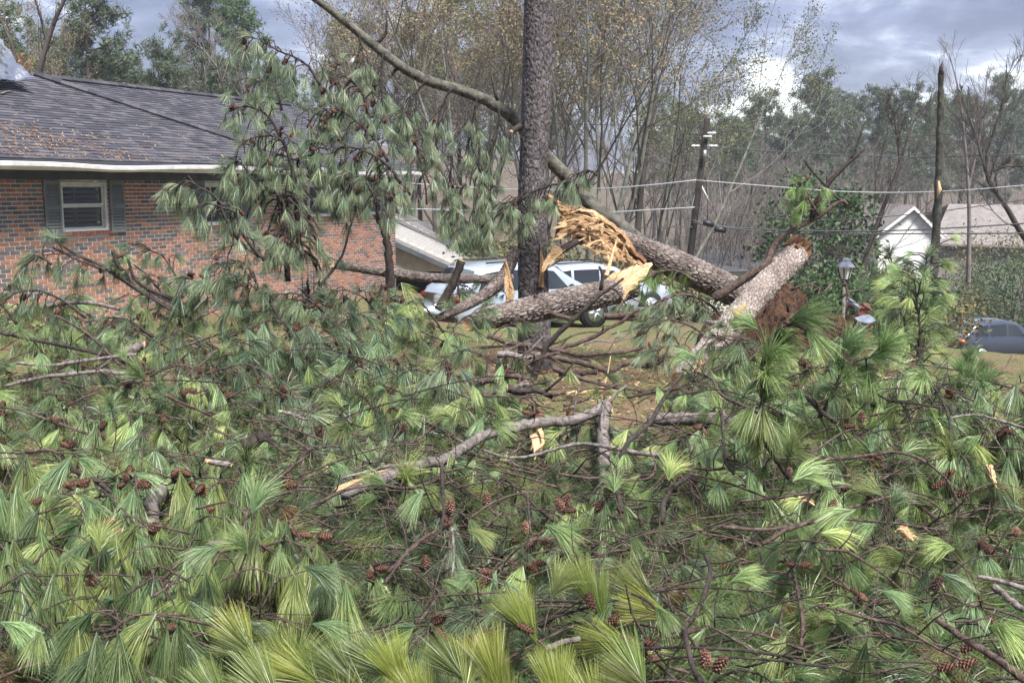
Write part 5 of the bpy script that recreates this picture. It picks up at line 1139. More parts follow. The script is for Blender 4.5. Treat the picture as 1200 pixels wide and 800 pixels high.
for pts, Y0, lab, nt_ in (([(815, 330), (795, 318), (775, 318), (758, 326)], 13.6, 'tufts drooping over the splintered log', 10), ([(850, 375), (825, 352), (800, 345), (775, 352), (755, 362)], 12.9, 'dense bough hanging below the splintered log', 18), ([(845, 410), (815, 385), (785, 375), (760, 382)], 12.4, 'drooping bough above the open litter', 15), ([(840, 440), (815, 415), (790, 405), (765, 412)], 11.6, 'bough drooping at the left foot of the leaning log', 13), ([(960, 252), (952, 240), (944, 226), (936, 214)], 12.9, 'bright green tuft draped over the fork of the dead limb', 14)):
    bough(pts, Y0, lab, .022, nt_, .26, cones=2, hang=.9, tsc=1.0, pal=DULL if 'tuft' not in lab else [(.15, .24, .06), (.13, .21, .06)])
# ---- more drooping boughs
for pts, Y0, lab, nt_, c_ in (([(300, 230), (292, 205), (280, 190), (270, 196)], 11.0, 'small tufted bough hanging before the gutter at its left', 10, 5),
    ([(395, 215), (390, 190), (380, 170), (368, 165)], 11.4, 'tufted bough between the two arches at upper left', 13, 6), ([(360, 150), (368, 135), (380, 122), (392, 118)], 11.8, 'small cone bough above the roof edge', 10, 8),
    ([(410, 260), (408, 235), (400, 218), (388, 212)], 11.3, 'tufts hanging before the far shuttered window', 12, 4), ([(465, 250), (462, 225), (455, 205), (446, 196)], 11.8, 'tufts hanging at the brick house corner', 13, 4),
    ([(330, 130), (326, 112), (316, 98), (300, 94)], 11.6, 'tufted bough hanging over the rear roof slope', 11, 5), ([(490, 180), (486, 155), (478, 135), (466, 128)], 12.8, 'long needle bough left under the leaning limb', 13, 5),
    ([(500, 240), (498, 215), (490, 190), (482, 180)], 13.2, 'hanging bough over the garage roof', 13, 4), ([(545, 280), (540, 262), (530, 250), (518, 248)], 13.4, 'low hanging bough over the silver car roof', 10, 3),
    ([(355, 300), (345, 285), (330, 275), (318, 278)], 10.8, 'dull bough hanging low before the recessed wall', 12, 3), ([(300, 330), (290, 312), (275, 305), (258, 310)], 10.2, 'broad dark bough below the second window', 14, 6)):
    bough(pts, Y0, lab, .015, int(nt_ * 1.35), .30, cones=c_, hang=1.3, mat=M_BARKD, pal=DULL, tsc=1.0)
for pts, Y0, lab, nt_, c_ in (([(215, 372), (165, 342), (120, 312), (80, 298), (35, 300)], 10.6, 'long bough with light tufts reaching left below the first window', 13, 4), ([(60, 310), (45, 300), (30, 312)], 10.4, 'pale tufts hanging at far left before the bricks', 7, 2),
    ([(230, 380), (195, 350), (170, 320), (140, 300)], 10.9, 'bough rising left before the brick wall', 12, 4), ([(215, 350), (205, 322), (190, 300), (172, 292)], 11.6, 'light feathery bough before the brick wall centre', 12, 1),
    ([(100, 372), (70, 350), (40, 340), (10, 345)], 10.2, 'bough with cones along the left wall foot', 12, 5), ([(20, 380), (0, 355), (-20, 340)], 10.0, 'bough at the left edge before the wall', 9, 3),
    ([(330, 380), (315, 352), (295, 335), (270, 330)], 9.8, 'dark bough with cones heaped below the arched bough', 15, 7), ([(260, 360), (240, 335), (215, 325)], 10.4, 'green bough heaped below the second window', 13, 4),
    ([(400, 390), (375, 362), (350, 345), (322, 345)], 10.0, 'dense dark bough heaped left of the black limb', 15, 6), ([(450, 380), (430, 352), (405, 340), (380, 345)], 11.0, 'bright bough below the far log', 13, 2), ([(520, 390), (500, 362), (480, 345), (462, 350)], 11.8, 'bright bough left of the dark slanting stub', 13, 2), ([(180, 395), (150, 375), (125, 372)], 9.8, 'bough lying over the left tangle', 11, 4)):
    bough(pts, Y0, lab, .016, nt_, .26, cones=c_, hang=.8, mat=M_BARKD, pal=[(.11, .155, .085), (.085, .13, .075), (.13, .17, .09)], tsc=1.0)
for pts, Y0, lab, nt_ in (([(530, 385), (545, 372), (562, 365)], 12.3, 'bright tufts over the buried end of the fallen log', 9), ([(575, 395), (590, 382), (606, 380)], 12.6, 'small spray under the fallen log', 7), ([(600, 352), (588, 340), (572, 338)], 16.0, 'dense spray before the wagon door', 12), ([(655, 352), (668, 340), (684, 338)], 16.4, 'dense spray right of the trunk before the second car', 11), ([(735, 345), (718, 336), (700, 338)], 16.8, 'spray before the nose of the second car', 11), ([(560, 348), (548, 336), (534, 334)], 15.6, 'spray before the rear of the wagon', 11), ([(520, 352), (540, 343), (562, 345)], 15.2, 'low spray before the silver wagon', 10), ([(690, 362), (675, 355), (660, 358)], 16.2, 'low green spray behind the fallen log', 9), ([(760, 358), (740, 350), (722, 352)], 16.5, 'low spray at the right foot of the fallen log', 10), ([(865, 420), (850, 400), (835, 392)], 10.9, 'spray hiding the foot of the leaning log', 10)):
    bough(pts, Y0, lab, .014, nt_, .22, cones=1, hang=.6, up=.2, pal=[(.15, .20, .10), (.12, .175, .09)])
rn2 = random.Random(5)
for i in range(14):                        # limbs tangled below the break
    x0, y0 = rn2.uniform(590, 760), rn2.uniform(385, 465); l_ = rn2.uniform(40, 110); sl_ = rn2.uniform(-.35, .3); Yl = hit(x0, y0)[1] - .1; q = [(x0 - l_ * .5, y0 - sl_ * l_ * .5), (x0 - l_ * .15, y0 - sl_ * l_ * .15 + rn2.uniform(-6, 6)), (x0 + l_ * .2, y0 + sl_ * l_ * .2 + rn2.uniform(-8, 4)), (x0 + l_ * .5, y0 + sl_ * l_ * .5 - rn2.uniform(0, 10))]; r0 = rn2.uniform(.014, .034)
    TANG.append((q, r0, Yl, rn2.choice((0, 0, 1, 2))))
# ---- standing clumps at right
for k, (x0, y0, Y0, lab, pal) in enumerate(((1085, 372, 13.5, 'bushy upright pine top standing in front of the snag foot', GREENS), (1062, 400, 12.6, 'upright pine spray left of the bushy top', GREENS), (1078, 398, 12.0, 'bright upright pine spray right of the brick pier', GREENS), (1045, 370, 14.0, 'dull pine spray behind the brick pier', DULL))):
    bough([(x0 - 6, y0 + 60), (x0 - 3, y0 + 25), (x0, y0 - 10), (x0 - 4, y0 - 45), (x0 + 3, y0 - 75 + k * 8)], Y0, lab, .028, 30, .36, 'droop', pal, 1, M_BARKD, up=.35, hang=.55, tsc=1.15)
for k, (x0, y0, Y0) in enumerate(((1141, 440, 8.6), (1131, 447, 8.2), (1147, 462, 7.6), (1125, 425, 10.0), (1137, 425, 10.0), (1118, 458, 8.0))):
    SEED.append(bough([(x0, y0 + 26), (x0, y0 + 10), (x0 + 1, y0)], Y0, None, .012, 2, .06, 'brush', [(.10, .165, .062)], 0, start=.6, hang=-.2, tsc=.95))
label_row(SEED, 'small upright pine seedling, {} from the left before the dark crossover')
# ---- big bright fan and near right sprays
bough([(895, 470), (893, 435), (898, 405), (912, 385), (935, 378)], 5.4, 'large bright fanned spray before the leaning log', .014, 8, .12, 'fan', [(.15, .22, .075), (.125, .195, .075), (.17, .235, .08)], 0, M_BARKD, hang=.2, tsc=1.15, lod='mid')
bough([(960, 490), (975, 462), (985, 440), (1000, 425), (1030, 415)], 6.6, 'bright fanned spray right of the large fan', .016, 8, .16, 'fan', [(.14, .21, .075), (.115, .185, .075)], 0, M_BARKD, hang=.2, tsc=1.1, lod='mid')
bough([(925, 560), (897, 520), (890, 490), (896, 465)], 5.4, 'hanging yellow tipped tuft spray below the large fan', .014, 6, .14, 'droop', [(.14, .19, .07), (.17, .20, .07)], 0, M_BARKD, hang=1.1, tsc=1.05, lod='near')
# ---- yellow green brushes along the bottom edge
VARY = False
for k, (bx, by, tx, ty, Y0) in enumerate(((700, 715, 662, 660, 3.35), (625, 745, 582, 702, 3.2), (775, 715, 726, 668, 3.4), (545, 800, 512, 752, 2.95), (590, 815, 560, 752, 2.9), (470, 800, 430, 752, 2.9), (300, 770, 262, 728, 3.1), (370, 800, 335, 748, 2.95), (420, 805, 372, 760, 2.9), (330, 830, 290, 780, 2.75), (500, 840, 470, 790, 2.7), (660, 840, 650, 785, 2.75), (760, 810, 730, 770, 2.95), (740, 760, 700, 735, 3.15), (270, 840, 230, 785, 2.75), (410, 850, 380, 800, 2.65), (590, 850, 560, 806, 2.65), (705, 850, 690, 800, 2.7), (345, 790, 360, 735, 3.0))):
    Y0 = hit(bx, min(by, 830))[1] - .28; d = P(tx, ty, Y0 + .12) - P(bx, by, Y0)
    bs = P(bx, by, Y0); pth = [bs - unit(d) * .35 + np.array((.1, -.1, -.12)), bs - unit(d) * .16, bs, bs + unit(d) * .05]
    r_ = pine_branch('pine_sprig', pth, .0075, rnd, 0, .05, 'brush', YELLOW, rnd.choice((0, 0, 1, 2)), M_BARK, tsc=1.08, start=.7, hang=-.1); tag(r_, None, 'branch', 'yellow green sprigs along the bottom edge'); ALLB.append(r_)
    for _ in range(1): put_tuft(r_, bs - unit(d) * rnd.uniform(.0, .05), unit(d + np.array((rnd.uniform(-.12, .12), rnd.uniform(-.10, .10), rnd.uniform(-.05, .10)))), 'near', 'brush', rnd, YELLOW, 1.05)
label_row(ALLB, 'upright yellow green pine sprig, {} from the left along the bottom edge')
# ---- hanging shuttlecock tufts in the left foreground
row = []
SPOTS = [(rn2.uniform(0, 420), rn2.uniform(560, 770)) for _ in range(22)]; SPOTS = [(a, b, 4.35 - (b - 560) / 210 * 1.2) for a, b in SPOTS if not (a > 230 and b > 715)]
for k, (x, y, Y0) in enumerate(SPOTS + list(((30, 560, 4.3), (20, 590, 4.1), (52, 596, 4.05), (98, 566, 4.6), (105, 610, 4.3), (135, 580, 4.8), (152, 612, 4.2), (185, 634, 4.1), (210, 632, 4.3), (60, 695, 3.5), (95, 692, 3.5), (25, 705, 3.4), (185, 715, 3.3), (207, 747, 3.1), (90, 745, 3.2), (120, 660, 3.9), (135, 645, 4.0), (240, 690, 3.6), (15, 655, 3.7), (48, 640, 3.8), (160, 690, 3.6), (230, 590, 4.7), (275, 590, 4.9), (300, 620, 4.6), (330, 650, 4.3), (345, 690, 3.9), (270, 660, 4.1), (375, 665, 4.3)))):
    Y0 = hit(x, y)[1] - .38; b = P(x, y, Y0); az = rnd.uniform(0, 6.28); o = np.array((math.cos(az) * .28, math.sin(az) * .2 + .1, .08))
    pth = [b + o * 1.3 + np.array((0, 0, -.05)), b + o * .5 + np.array((0, 0, .08)), b]
    r_ = pine_branch('pine_sprig', pth, .007, rnd, 1, .12, 'droop', [(.15, .205, .09), (.125, .185, .09), (.19, .225, .085)], rnd.choice((0, 0, 0, 2)), M_BARK, tsc=1.3, start=.2, hang=.9); tag(r_, None, 'branch', 'hanging sprigs in the left foreground')
    put_tuft(r_, b + np.array((.01, 0, .03)), (0.1, -.2, -1), 'near', 'droop', rnd, [(.16, .215, .09), (.20, .235, .085)], 1.3); row.append(r_)
label_row(row, 'pine sprig with downward tuft, {} from the left in the left foreground')

VARY = True
# ---- bare limbs and sticks drawn from the photograph
def stick(pts, r0, r1, lab, mat=None, Y0=None, lift=.22, torn=False, nm='bare_branch', twigs=2):
    if Y0 is None: k_ = .85 if r0 > .03 else .62; r0 *= k_; r1 *= k_; lift += .06
    q = smooth_path(pj(pts, Y0, lift), max(10, 4 * len(pts))); n = len(q); root = empty(nm, q[0]); tag(root, lab, 'branch', 'bare broken branches'); nrg = np.random.RandomState(rnd.randrange(10 ** 6)); mb = MB(); Yq = q[0][1]
    for i in range(1, n - 1): q[i] = q[i] + nrg.normal(0, r0 * .10, 3)
    mb.tube(q, [r0 + (r1 - r0) * i / (n - 1) for i in range(n)], 9 if r0 > .02 else 7, jit=.15, rng=nrg, mcap=1 if (torn or r0 > .028) else None); at_root(mb, root).build('wood', [mat or M_BARK, M_WOODP], root)
    for _ in range(twigs):
        i = nrg.randint(2, n - 1); ax = unit(q[i] - q[i - 1]); s = unit(np.cross(ax, nrg.normal(0, 1, 3))); d = unit(ax * .6 + s); l_ = nrg.uniform(.12, .4); rr = max(r0 * .35, .004); m_ = MB(); tw = [q[i]]; dd = d
        for j in range(4): dd = unit(dd + nrg.normal(0, .2, 3)); tw.append(tw[-1] + dd * l_ / 4)
        m_.tube(tw, [rr, rr * .9, rr * .8, rr * .65, rr * .4], 5); at_root(m_, root).build('twig', mat or M_BARK, root)
        if rnd.random() < .45 and r0 < .03: put_tuft(root, tw[-1], dd + np.array((0, 0, -.5)), lod_of(Yq), 'droop', rnd, GREENS + [(.13, .18, .07)])
    if torn:
        for e_ in range(5):
            a = q[-1] if torn == 1 else q[0]; t_ = unit(q[-1] - q[-2]) if torn == 1 else unit(q[0] - q[1]); b = a + nrg.normal(0, r0 * .45, 3); m_ = MB(); m_.tube([b - t_ * r0, b + t_ * r0 * nrg.uniform(.6, 1.8)], [r0 * .4, r0 * .1], 5); at_root(m_, root).build('splinter', M_WOODP, root, False)
    return root
S = stick
def chunk(pts, w_, w2, lab, mat, Y0=None, lift=.2):
    q = pj(pts, Y0, lift); root = empty('split_wood', q[0]); tag(root, lab, 'wood chunk', 'split wood pieces'); splinter('slab', root, q, w_ * .8, w_ * .35, mat, len(lab)); nrg = np.random.RandomState(len(lab))
    for _ in range(3): o_ = nrg.normal(0, w_ * .4, 3); splinter('sliver', root, [p + o_ + nrg.normal(0, w_ * .2, 3) for p in q], w_ * .28, w_ * .2, M_WOOD if nrg.rand() < .5 else mat, nrg.randint(99))
    return root
S([(400, 580), (443, 563), (477, 548), (523, 537), (550, 520), (573, 508), (607, 500), (633, 495), (667, 493), (693, 485), (707, 475)], .036, .046, 'thick arched grey limb in the middle of the heap', M_BARKP, torn=1, lift=.35)
S([(711, 572), (708, 533), (707, 500), (712, 472)], .05, .046, 'upright pale stub with torn orange top at mid heap', M_BARKP, torn=1, lift=.25)
S([(567, 527), (590, 535), (617, 535), (647, 527), (677, 520), (710, 523), (743, 530), (773, 533)], .012, .026, 'pale curved stick crossing before the upright stub', M_BARKP, lift=.42)
S([(800, 437), (780, 463), (760, 497), (737, 517), (727, 540), (723, 567), (728, 600)], .022, .026, 'dark twisting limb rising right of the upright stub', M_BARKD, lift=.5)
S([(726, 563), (760, 560), (768, 543), (763, 523), (800, 515)], .012, .010, 'looping brown stick beside the dark twisting limb', lift=.55)
S([(775, 612), (779, 585), (790, 570), (812, 556)], .03, .02, 'short thick dark branch elbow right of centre', M_BARKD, lift=.4)
chunk([(628, 505), (630, 522), (626, 532)], .05, .045, 'block of pale broken wood under the arched limb', M_WOODP, lift=.25)
S([(571, 393), (598, 402), (622, 405), (646, 410), (667, 405), (691, 397), (710, 386), (727, 378), (741, 367), (749, 362)], .032, .02, 'long curved limb in front of the fallen log', M_BARK, Y0=12.2)
S([(640, 408), (660, 412), (681, 416), (710, 414), (734, 412), (757, 406)], .026, .02, 'straight limb just below the long curved limb', M_BARK, Y0=12.0)
S([(620, 414), (639, 416), (662, 421), (696, 429), (715, 434), (734, 426), (757, 429), (780, 420)], .035, .03, 'wavy thick limb lying on the open litter', M_BARK, Y0=11.6)
S([(655, 437), (672, 438), (700, 436)], .04, .03, 'short dark limb on the litter below the wavy limb', M_BARKD, Y0=11.4)
S([(563, 440), (591, 440), (615, 430), (629, 417)], .055, .05, 'thick brown limb elbow left of the open litter', M_BARK, Y0=11.3, torn=2)
S([(624, 446), (634, 421), (643, 402), (667, 379), (686, 362), (708, 343), (731, 326)], .045, .012, 'dark thin branch rising right across the fallen log', M_BARKD, Y0=11.6)
S([(584, 432), (588, 418), (594, 411)], .04, .03, 'pale knobbly stub behind the limb elbow', M_BARKP, Y0=11.5)
chunk([(578, 464), (587, 450), (603, 420)], .02, .012, 'pale split sliver leaning on the limb elbow', M_WOODP, Y0=11.0)
S([(664, 462), (690, 458), (712, 455)], .03, .03, 'pale log piece on the litter right of the elbow', M_WOODP, Y0=10.8)
S([(660, 475), (680, 470), (700, 462)], .02, .014, 'thin brown stick on the litter below the pale log piece', Y0=10.3)
S([(708, 370), (738, 369), (770, 367)], .045, .04, 'limb stub emerging right below the fallen log', M_BARK, Y0=13.2)
S([(17, 363), (53, 360), (77, 355), (107, 355), (140, 362)], .026, .02, 'horizontal grey limb before the brick wall at left', M_BARKP, Y0=10.6)
S([(57, 275), (87, 297), (117, 310), (143, 323), (160, 337), (183, 347), (213, 363)], .012, .03, 'long dark branch falling right below the first window', M_BARKD, Y0=10.8, twigs=6)
S([(62, 290), (95, 306), (128, 318), (150, 332), (185, 352), (225, 372)], .012, .032, 'second long branch parallel below the first window', M_BARK, Y0=10.7, twigs=6)
S([(132, 293), (137, 308), (143, 317)], .02, .024, 'short dark knob stub below the first window', M_BARKD, Y0=10.5)
S([(150, 303), (157, 325), (173, 338), (200, 350), (214, 363)], .015, .026, 'dark bent branch beside the knob stub', M_BARKD, Y0=10.4, twigs=4)
S([(0, 390), (33, 397), (83, 407), (110, 413), (140, 423), (160, 437)], .016, .022, 'dark branch reaching in from the left edge', M_BARKD, Y0=9.6, twigs=5)
S([(7, 452), (43, 443), (87, 438), (120, 435), (150, 438)], .018, .02, 'grey branch lying low at the left', M_BARKP, Y0=9.2, twigs=5)
S([(67, 370), (97, 387), (113, 400), (140, 427), (157, 437)], .012, .018, 'thin brown branch slanting across the left branches', M_BARK, Y0=9.4, twigs=4)
S([(143, 414), (170, 404)], .05, .04, 'short pale broken stub among the left branches', M_BARKP, Y0=9.5, twigs=0)
S([(20, 425), (60, 428), (110, 421), (160, 415)], .014, .02, 'thin grey branch in the left tangle', M_BARKP, Y0=9.3, twigs=5)
S([(421, 233), (415, 252), (408, 274), (402, 297), (391, 315), (373, 337)], .008, .02, 'dark thin curving branch before the far brick wall', M_BARKD, Y0=12.2)
S([(440, 250), (450, 270), (454, 286), (456, 306), (458, 340), (456, 375)], .04, .06, 'dark upright limb before the brick corner', M_BARKD, Y0=12.6)
S([(541, 305), (530, 332), (513, 363)], .055, .06, 'dark slanting limb stub left of the silver car', M_BARKD, Y0=13.4)
S([(345, 372), (366, 350), (385, 385), (405, 395)], .045, .05, 'thick dark limb elbow below the far brick wall', M_BARKD, Y0=11.0)
S([(72, 533), (85, 550), (110, 562), (128, 575), (138, 588)], .018, .024, 'dark forked branch beside the open lawn', M_BARKD, lift=.3, twigs=4)
S([(0, 530), (30, 530), (55, 527), (70, 532)], .012, .014, 'thin brown branch at the left edge by the lawn', lift=.3, twigs=4)
S([(158, 552), (162, 585), (158, 610)], .012, .01, 'upright twig among the hanging left tufts', lift=.5)
S([(245, 540), (258, 543), (272, 545)], .03, .03, 'short sawn log piece at the left of the heap', M_BARKP, lift=.3, torn=2, twigs=0)
S([(330, 482), (345, 486), (362, 492)], .022, .02, 'short pale stick in the dark needles', M_BARKP, lift=.3, torn=2)
S([(283, 522), (300, 515), (312, 508)], .05, .05, 'dark stump piece lying in the left heap', M_BARKD, lift=.2)
S([(180, 635), (176, 590), (190, 575)], .06, .055, 'pale birch-like stub behind the hanging left tufts', M_BARKP, lift=.15, twigs=0)
S([(60, 663), (95, 668), (120, 660)], .022, .02, 'grey stick behind the hanging left tufts', M_BARKP, lift=.1)
S([(285, 630), (290, 600), (310, 570), (330, 557), (358, 535)], .012, .016, 'curved brown branch in the lower left heap', lift=.45, twigs=4)
S([(190, 680), (215, 655), (235, 648), (265, 645), (297, 640), (310, 645)], .012, .016, 'brown branch lying across the lower left', M_BARK, lift=.45, twigs=4)
S([(230, 640), (260, 635), (290, 637), (310, 645)], .016, .014, 'pale branch beside the lower left brown branch', M_BARKP, lift=.45)
S([(177, 700), (200, 685), (215, 668)], .01, .008, 'short stem in the lower left tufts', lift=.6)
S([(307, 712), (322, 682), (330, 660)], .01, .008, 'upright brown stem between lower left tufts', lift=.6)
S([(260, 680), (285, 668), (305, 667), (330, 678)], .008, .008, 'thin bowed twig left of the yellow sprigs', lift=.6)
S([(400, 560), (430, 553), (463, 545), (500, 552)], .014, .018, 'grey brown stick in the bundle left of the arched limb', M_BARKP, lift=.35, twigs=3)
S([(370, 590), (410, 572), (445, 568), (480, 572), (520, 560)], .016, .016, 'long brown stick below the arched limb', M_BARK, lift=.4, twigs=5)
chunk([(395, 575), (425, 560), (460, 550)], .022, .018, 'pale stick lying at the left end of the arched limb', M_WOODP, lift=.3)
S([(518, 545), (519, 575), (520, 600), (515, 625)], .018, .014, 'dark upright prong below the arched limb', M_BARKD, lift=.5)
S([(460, 548), (480, 530), (505, 530), (520, 550), (530, 565)], .008, .008, 'thin looped twig over the arched limb', M_BARK, lift=.55)
S([(520, 553), (545, 548), (570, 556), (590, 570)], .009, .007, 'thin bowed twig right of the dark prong', lift=.5)
S([(550, 607), (575, 590), (600, 580), (620, 577)], .009, .007, 'thin twig slanting up in the centre foreground', lift=.55)
S([(618, 577), (620, 600), (622, 625)], .008, .008, 'upright thin twig in the centre foreground', lift=.55)
S([(450, 685), (470, 655), (490, 635), (510, 622)], .016, .012, 'brown branch rising right in the lower centre', M_BARK, lift=.5, twigs=4)
S([(455, 670), (475, 650), (500, 628)], .012, .01, 'parallel brown branch in the lower centre', M_BARK, lift=.55, twigs=3)
S([(490, 730), (505, 710), (522, 685)], .010, .009, 'short brown stem above the yellow sprigs', lift=.5)
S([(530, 618), (532, 650), (530, 670)], .012, .010, 'grey upright stem in the lower centre', M_BARKP, lift=.5)
S([(655, 555), (690, 560), (715, 556), (735, 545)], .014, .012, 'brown stick crossing before the upright stub foot', M_BARK, lift=.55, twigs=3)
S([(800, 433), (822, 438), (835, 445), (845, 462), (870, 475), (895, 485)], .018, .02, 'brown branch winding at the foot of the leaning log', M_BARK, lift=.45, twigs=4)
S([(800, 460), (815, 458), (832, 450)], .012, .01, 'thin stick by the foot of the leaning log', lift=.4)
S([(845, 480), (848, 510), (850, 540), (860, 555)], .016, .014, 'dark hanging stem right of centre', M_BARKD, lift=.6)
S([(897, 490), (897, 520), (895, 560), (896, 575)], .014, .012, 'dark vertical stem below the large fan', M_BARKD, lift=.7)
S([(947, 538), (987, 537), (1027, 532), (1053, 530), (1083, 540), (1103, 555), (1113, 567), (1123, 588)], .018, .009, 'long bowed branch ending in three cones at right', lift=.5, twigs=4)
S([(867, 587), (910, 583), (950, 577), (993, 570), (1033, 570), (1057, 577)], .014, .009, 'long straight brown branch across the right foreground', lift=.55, twigs=4)
S([(893, 637), (923, 620), (957, 610), (987, 597), (1013, 590), (1040, 582), (1060, 578), (1090, 587), (1113, 607)], .018, .008, 'arched brown branch in the right foreground', lift=.6, twigs=4)
S([(847, 617), (893, 620), (933, 615), (973, 608), (1013, 610), (1053, 613), (1083, 618), (1127, 622)], .016, .008, 'horizontal brown branch below the arched one', lift=.62, twigs=5)
S([(1083, 618), (1107, 640), (1127, 658), (1140, 690)], .009, .006, 'thin branch falling right from the horizontal one', lift=.62)
S([(960, 643), (993, 646), (1013, 658), (1033, 671), (1050, 685), (1065, 700)], .012, .007, 'short bowed branch in the lower right', lift=.65, twigs=3)
S([(980, 713), (1020, 725), (1047, 731), (1067, 740), (1100, 760), (1127, 773)], .014, .008, 'brown branch slanting down in the bottom right', lift=.65, twigs=4)
S([(1097, 725), (1113, 736), (1133, 750), (1160, 766), (1183, 783), (1215, 806)], .020, .026, 'thick limb with a sawn pale end at bottom right corner', M_BARK, lift=.7, twigs=0)
S([(1080, 440), (1090, 448), (1103, 467), (1112, 490), (1115, 513), (1113, 540)], .010, .018, 'dark curved stem standing at right', M_BARKD, lift=.6, twigs=4)
S([(947, 465), (960, 480), (980, 495)], .028, .022, 'thick dark branch holding two crossed cones', M_BARKD, lift=.6)
S([(940, 540), (960, 525), (985, 508), (1000, 503)], .014, .01, 'forked brown branch below the crossed cones', lift=.6, twigs=4)
S([(1022, 458), (1045, 470), (1075, 473), (1100, 478)], .012, .010, 'thin dark branch above the bowed one', M_BARKD, lift=.5, twigs=3)
S([(1110, 490), (1140, 486), (1170, 492), (1205, 503)], .010, .014, 'grey branch lying at the right edge', M_BARKP, lift=.5, twigs=3)
S([(827, 650), (832, 675), (815, 720), (803, 735), (810, 775), (822, 800)], .016, .018, 'dark crooked branch at the bottom right of centre', M_BARKD, lift=.6, twigs=4)
S([(770, 735), (785, 745), (800, 742), (820, 735)], .02, .018, 'short brown stick beside the yellow sprigs', M_BARK, lift=.55)
S([(740, 695), (760, 705), (780, 725), (800, 745)], .009, .012, 'thin dark stem right of the yellow sprigs', M_BARKD, lift=.6)
S([(640, 760), (660, 752), (680, 748)], .02, .018, 'pale stick under the yellow sprigs', M_BARKP, lift=.5, twigs=0)
S([(1145, 675), (1170, 680), (1205, 690)], .016, .02, 'pale grey limb at the right edge low down', M_BARKP, lift=.5, twigs=0)
S([(1165, 685), (1180, 700), (1200, 715)], .03, .025, 'mottled pale stub at the lower right edge', M_BARKP, lift=.4, twigs=0)
chunk([(1052, 618), (1062, 625), (1070, 632)], .04, .04, 'pale cream chunk of split wood among the right tufts', M_WOODP, lift=.35)
chunk([(1160, 545), (1164, 560), (1168, 572)], .02, .006, 'thin pale splinter standing among the right tufts', M_WOODP, lift=.4)
chunk([(930, 590), (945, 585), (955, 592)], .03, .03, 'pale split piece behind the right branches', M_WOODP, lift=.1)
S([(760, 493), (800, 490), (840, 492), (900, 500)], .055, .05, 'grey log lying across behind the dark twisting limb', M_BARKP, lift=.1, twigs=0)
chunk([(808, 412), (820, 425), (815, 440)], .05, .04, 'torn brown chunk at the foot of the leaning log', M_WOOD, lift=.3)
S([(780, 540), (800, 545), (830, 550), (850, 548)], .018, .014, 'brown stick right of the dark branch elbow', M_BARK, lift=.45, twigs=4)

tg = [stick(q, r0, r0 * .5, None, (M_BARK, M_BARKD, M_BARKP)[m_], Y0=Yl, twigs=3) for q, r0, Yl, m_ in TANG]
label_row(tg, 'bare limb, {} from the left in the tangle below the break')
# ---- the heap itself: boughs spread over the pile
def skip(px, py):
    return (605 < px < 800 and 375 < py < 474) or (640 < px < 775 and 470 < py < 492) or (575 < px < 745 and py < 395) or (25 < px < 185 and 500 < py < 556) or (600 < px < 720 and 445 < py < 475 and rnd.random() < .8) or (830 < px < 935 and py < 400) or (px > 1110 and py < 445) or (1015 < px <= 1110 and py < 408) or (935 <= px <= 1015 and py < 400)
cells = []
y = 338.0
while y < 830:
    Yd = hit(600, min(y, 799))[1]; step = clamp(560 / Yd, 52, 135); x = -40 + rnd.uniform(0, step)
    while x < 1240: cells.append((x + rnd.uniform(-.3, .3) * step, y + rnd.uniform(-.25, .25) * step * .4)); x += step
    y += step * .36
bands = {}
for (px, py) in cells:
    if skip(px, py) or (230 < px < 790 and py > 690 and rnd.random() < .7): continue
    h_ = hit(px, py)
    if h_[1] > 15.5 or h_[1] < 2.3: continue
    if px < 470 and py < 362 and rnd.random() < .4: continue
    if 470 <= px < 830 and py < (350 if px < 570 else 372): continue
    b = h_ + np.array((0, 0, -.13)); az = rnd.uniform(0, 6.28); ln = rnd.uniform(.6, 1.15) * (1 if h_[1] > 4 else .8)
    d = np.array((math.cos(az), math.sin(az) * .8, rnd.uniform(-.05, .30))); side = np.array((-d[1], d[0], 0)) * rnd.uniform(-.35, .35)
    pth = [b - d * ln * .5, b - d * ln * .15 + side * ln * .35 + np.array((0, 0, .10)), b + d * ln * .2 + side * ln * .3 + np.array((0, 0, .16)), b + d * ln * .5 + np.array((0, 0, .02))]
    for p in pth: p[2] = max(p[2], ground(p[0], p[1]) + .04)
    mode = rnd.choices(('droop', 'fan', 'star'), (.72, .23, .05))[0]
    pal = rnd.choice((GREENS, GREENS, DULL, [(.19, .245, .11), (.165, .225, .10)]))
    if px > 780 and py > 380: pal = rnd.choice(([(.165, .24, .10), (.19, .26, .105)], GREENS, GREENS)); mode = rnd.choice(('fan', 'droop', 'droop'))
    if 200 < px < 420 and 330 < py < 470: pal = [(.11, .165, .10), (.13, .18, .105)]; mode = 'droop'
    nt_ = rnd.randint(9, 13) if h_[1] > 4.5 else rnd.randint(9, 12)
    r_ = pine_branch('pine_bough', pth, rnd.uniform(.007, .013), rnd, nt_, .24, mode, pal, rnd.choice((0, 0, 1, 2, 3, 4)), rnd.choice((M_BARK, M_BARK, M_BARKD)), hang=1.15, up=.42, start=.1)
    tag(r_, None, 'branch', 'boughs heaped over the lawn'); k = 0 if py < 430 else 1 if py < 480 else 2 if py < 540 else 3 if py < 610 else 4 if py < 700 else 5
    r_['_px'] = px; bands.setdefault(k, []).append(r_)
BN = ['in the farthest row of the heap', 'in the back row of the heap', 'in the upper middle row of the heap', 'in the middle row of the heap', 'in the front row of the heap', 'in the lowest row of the heap']
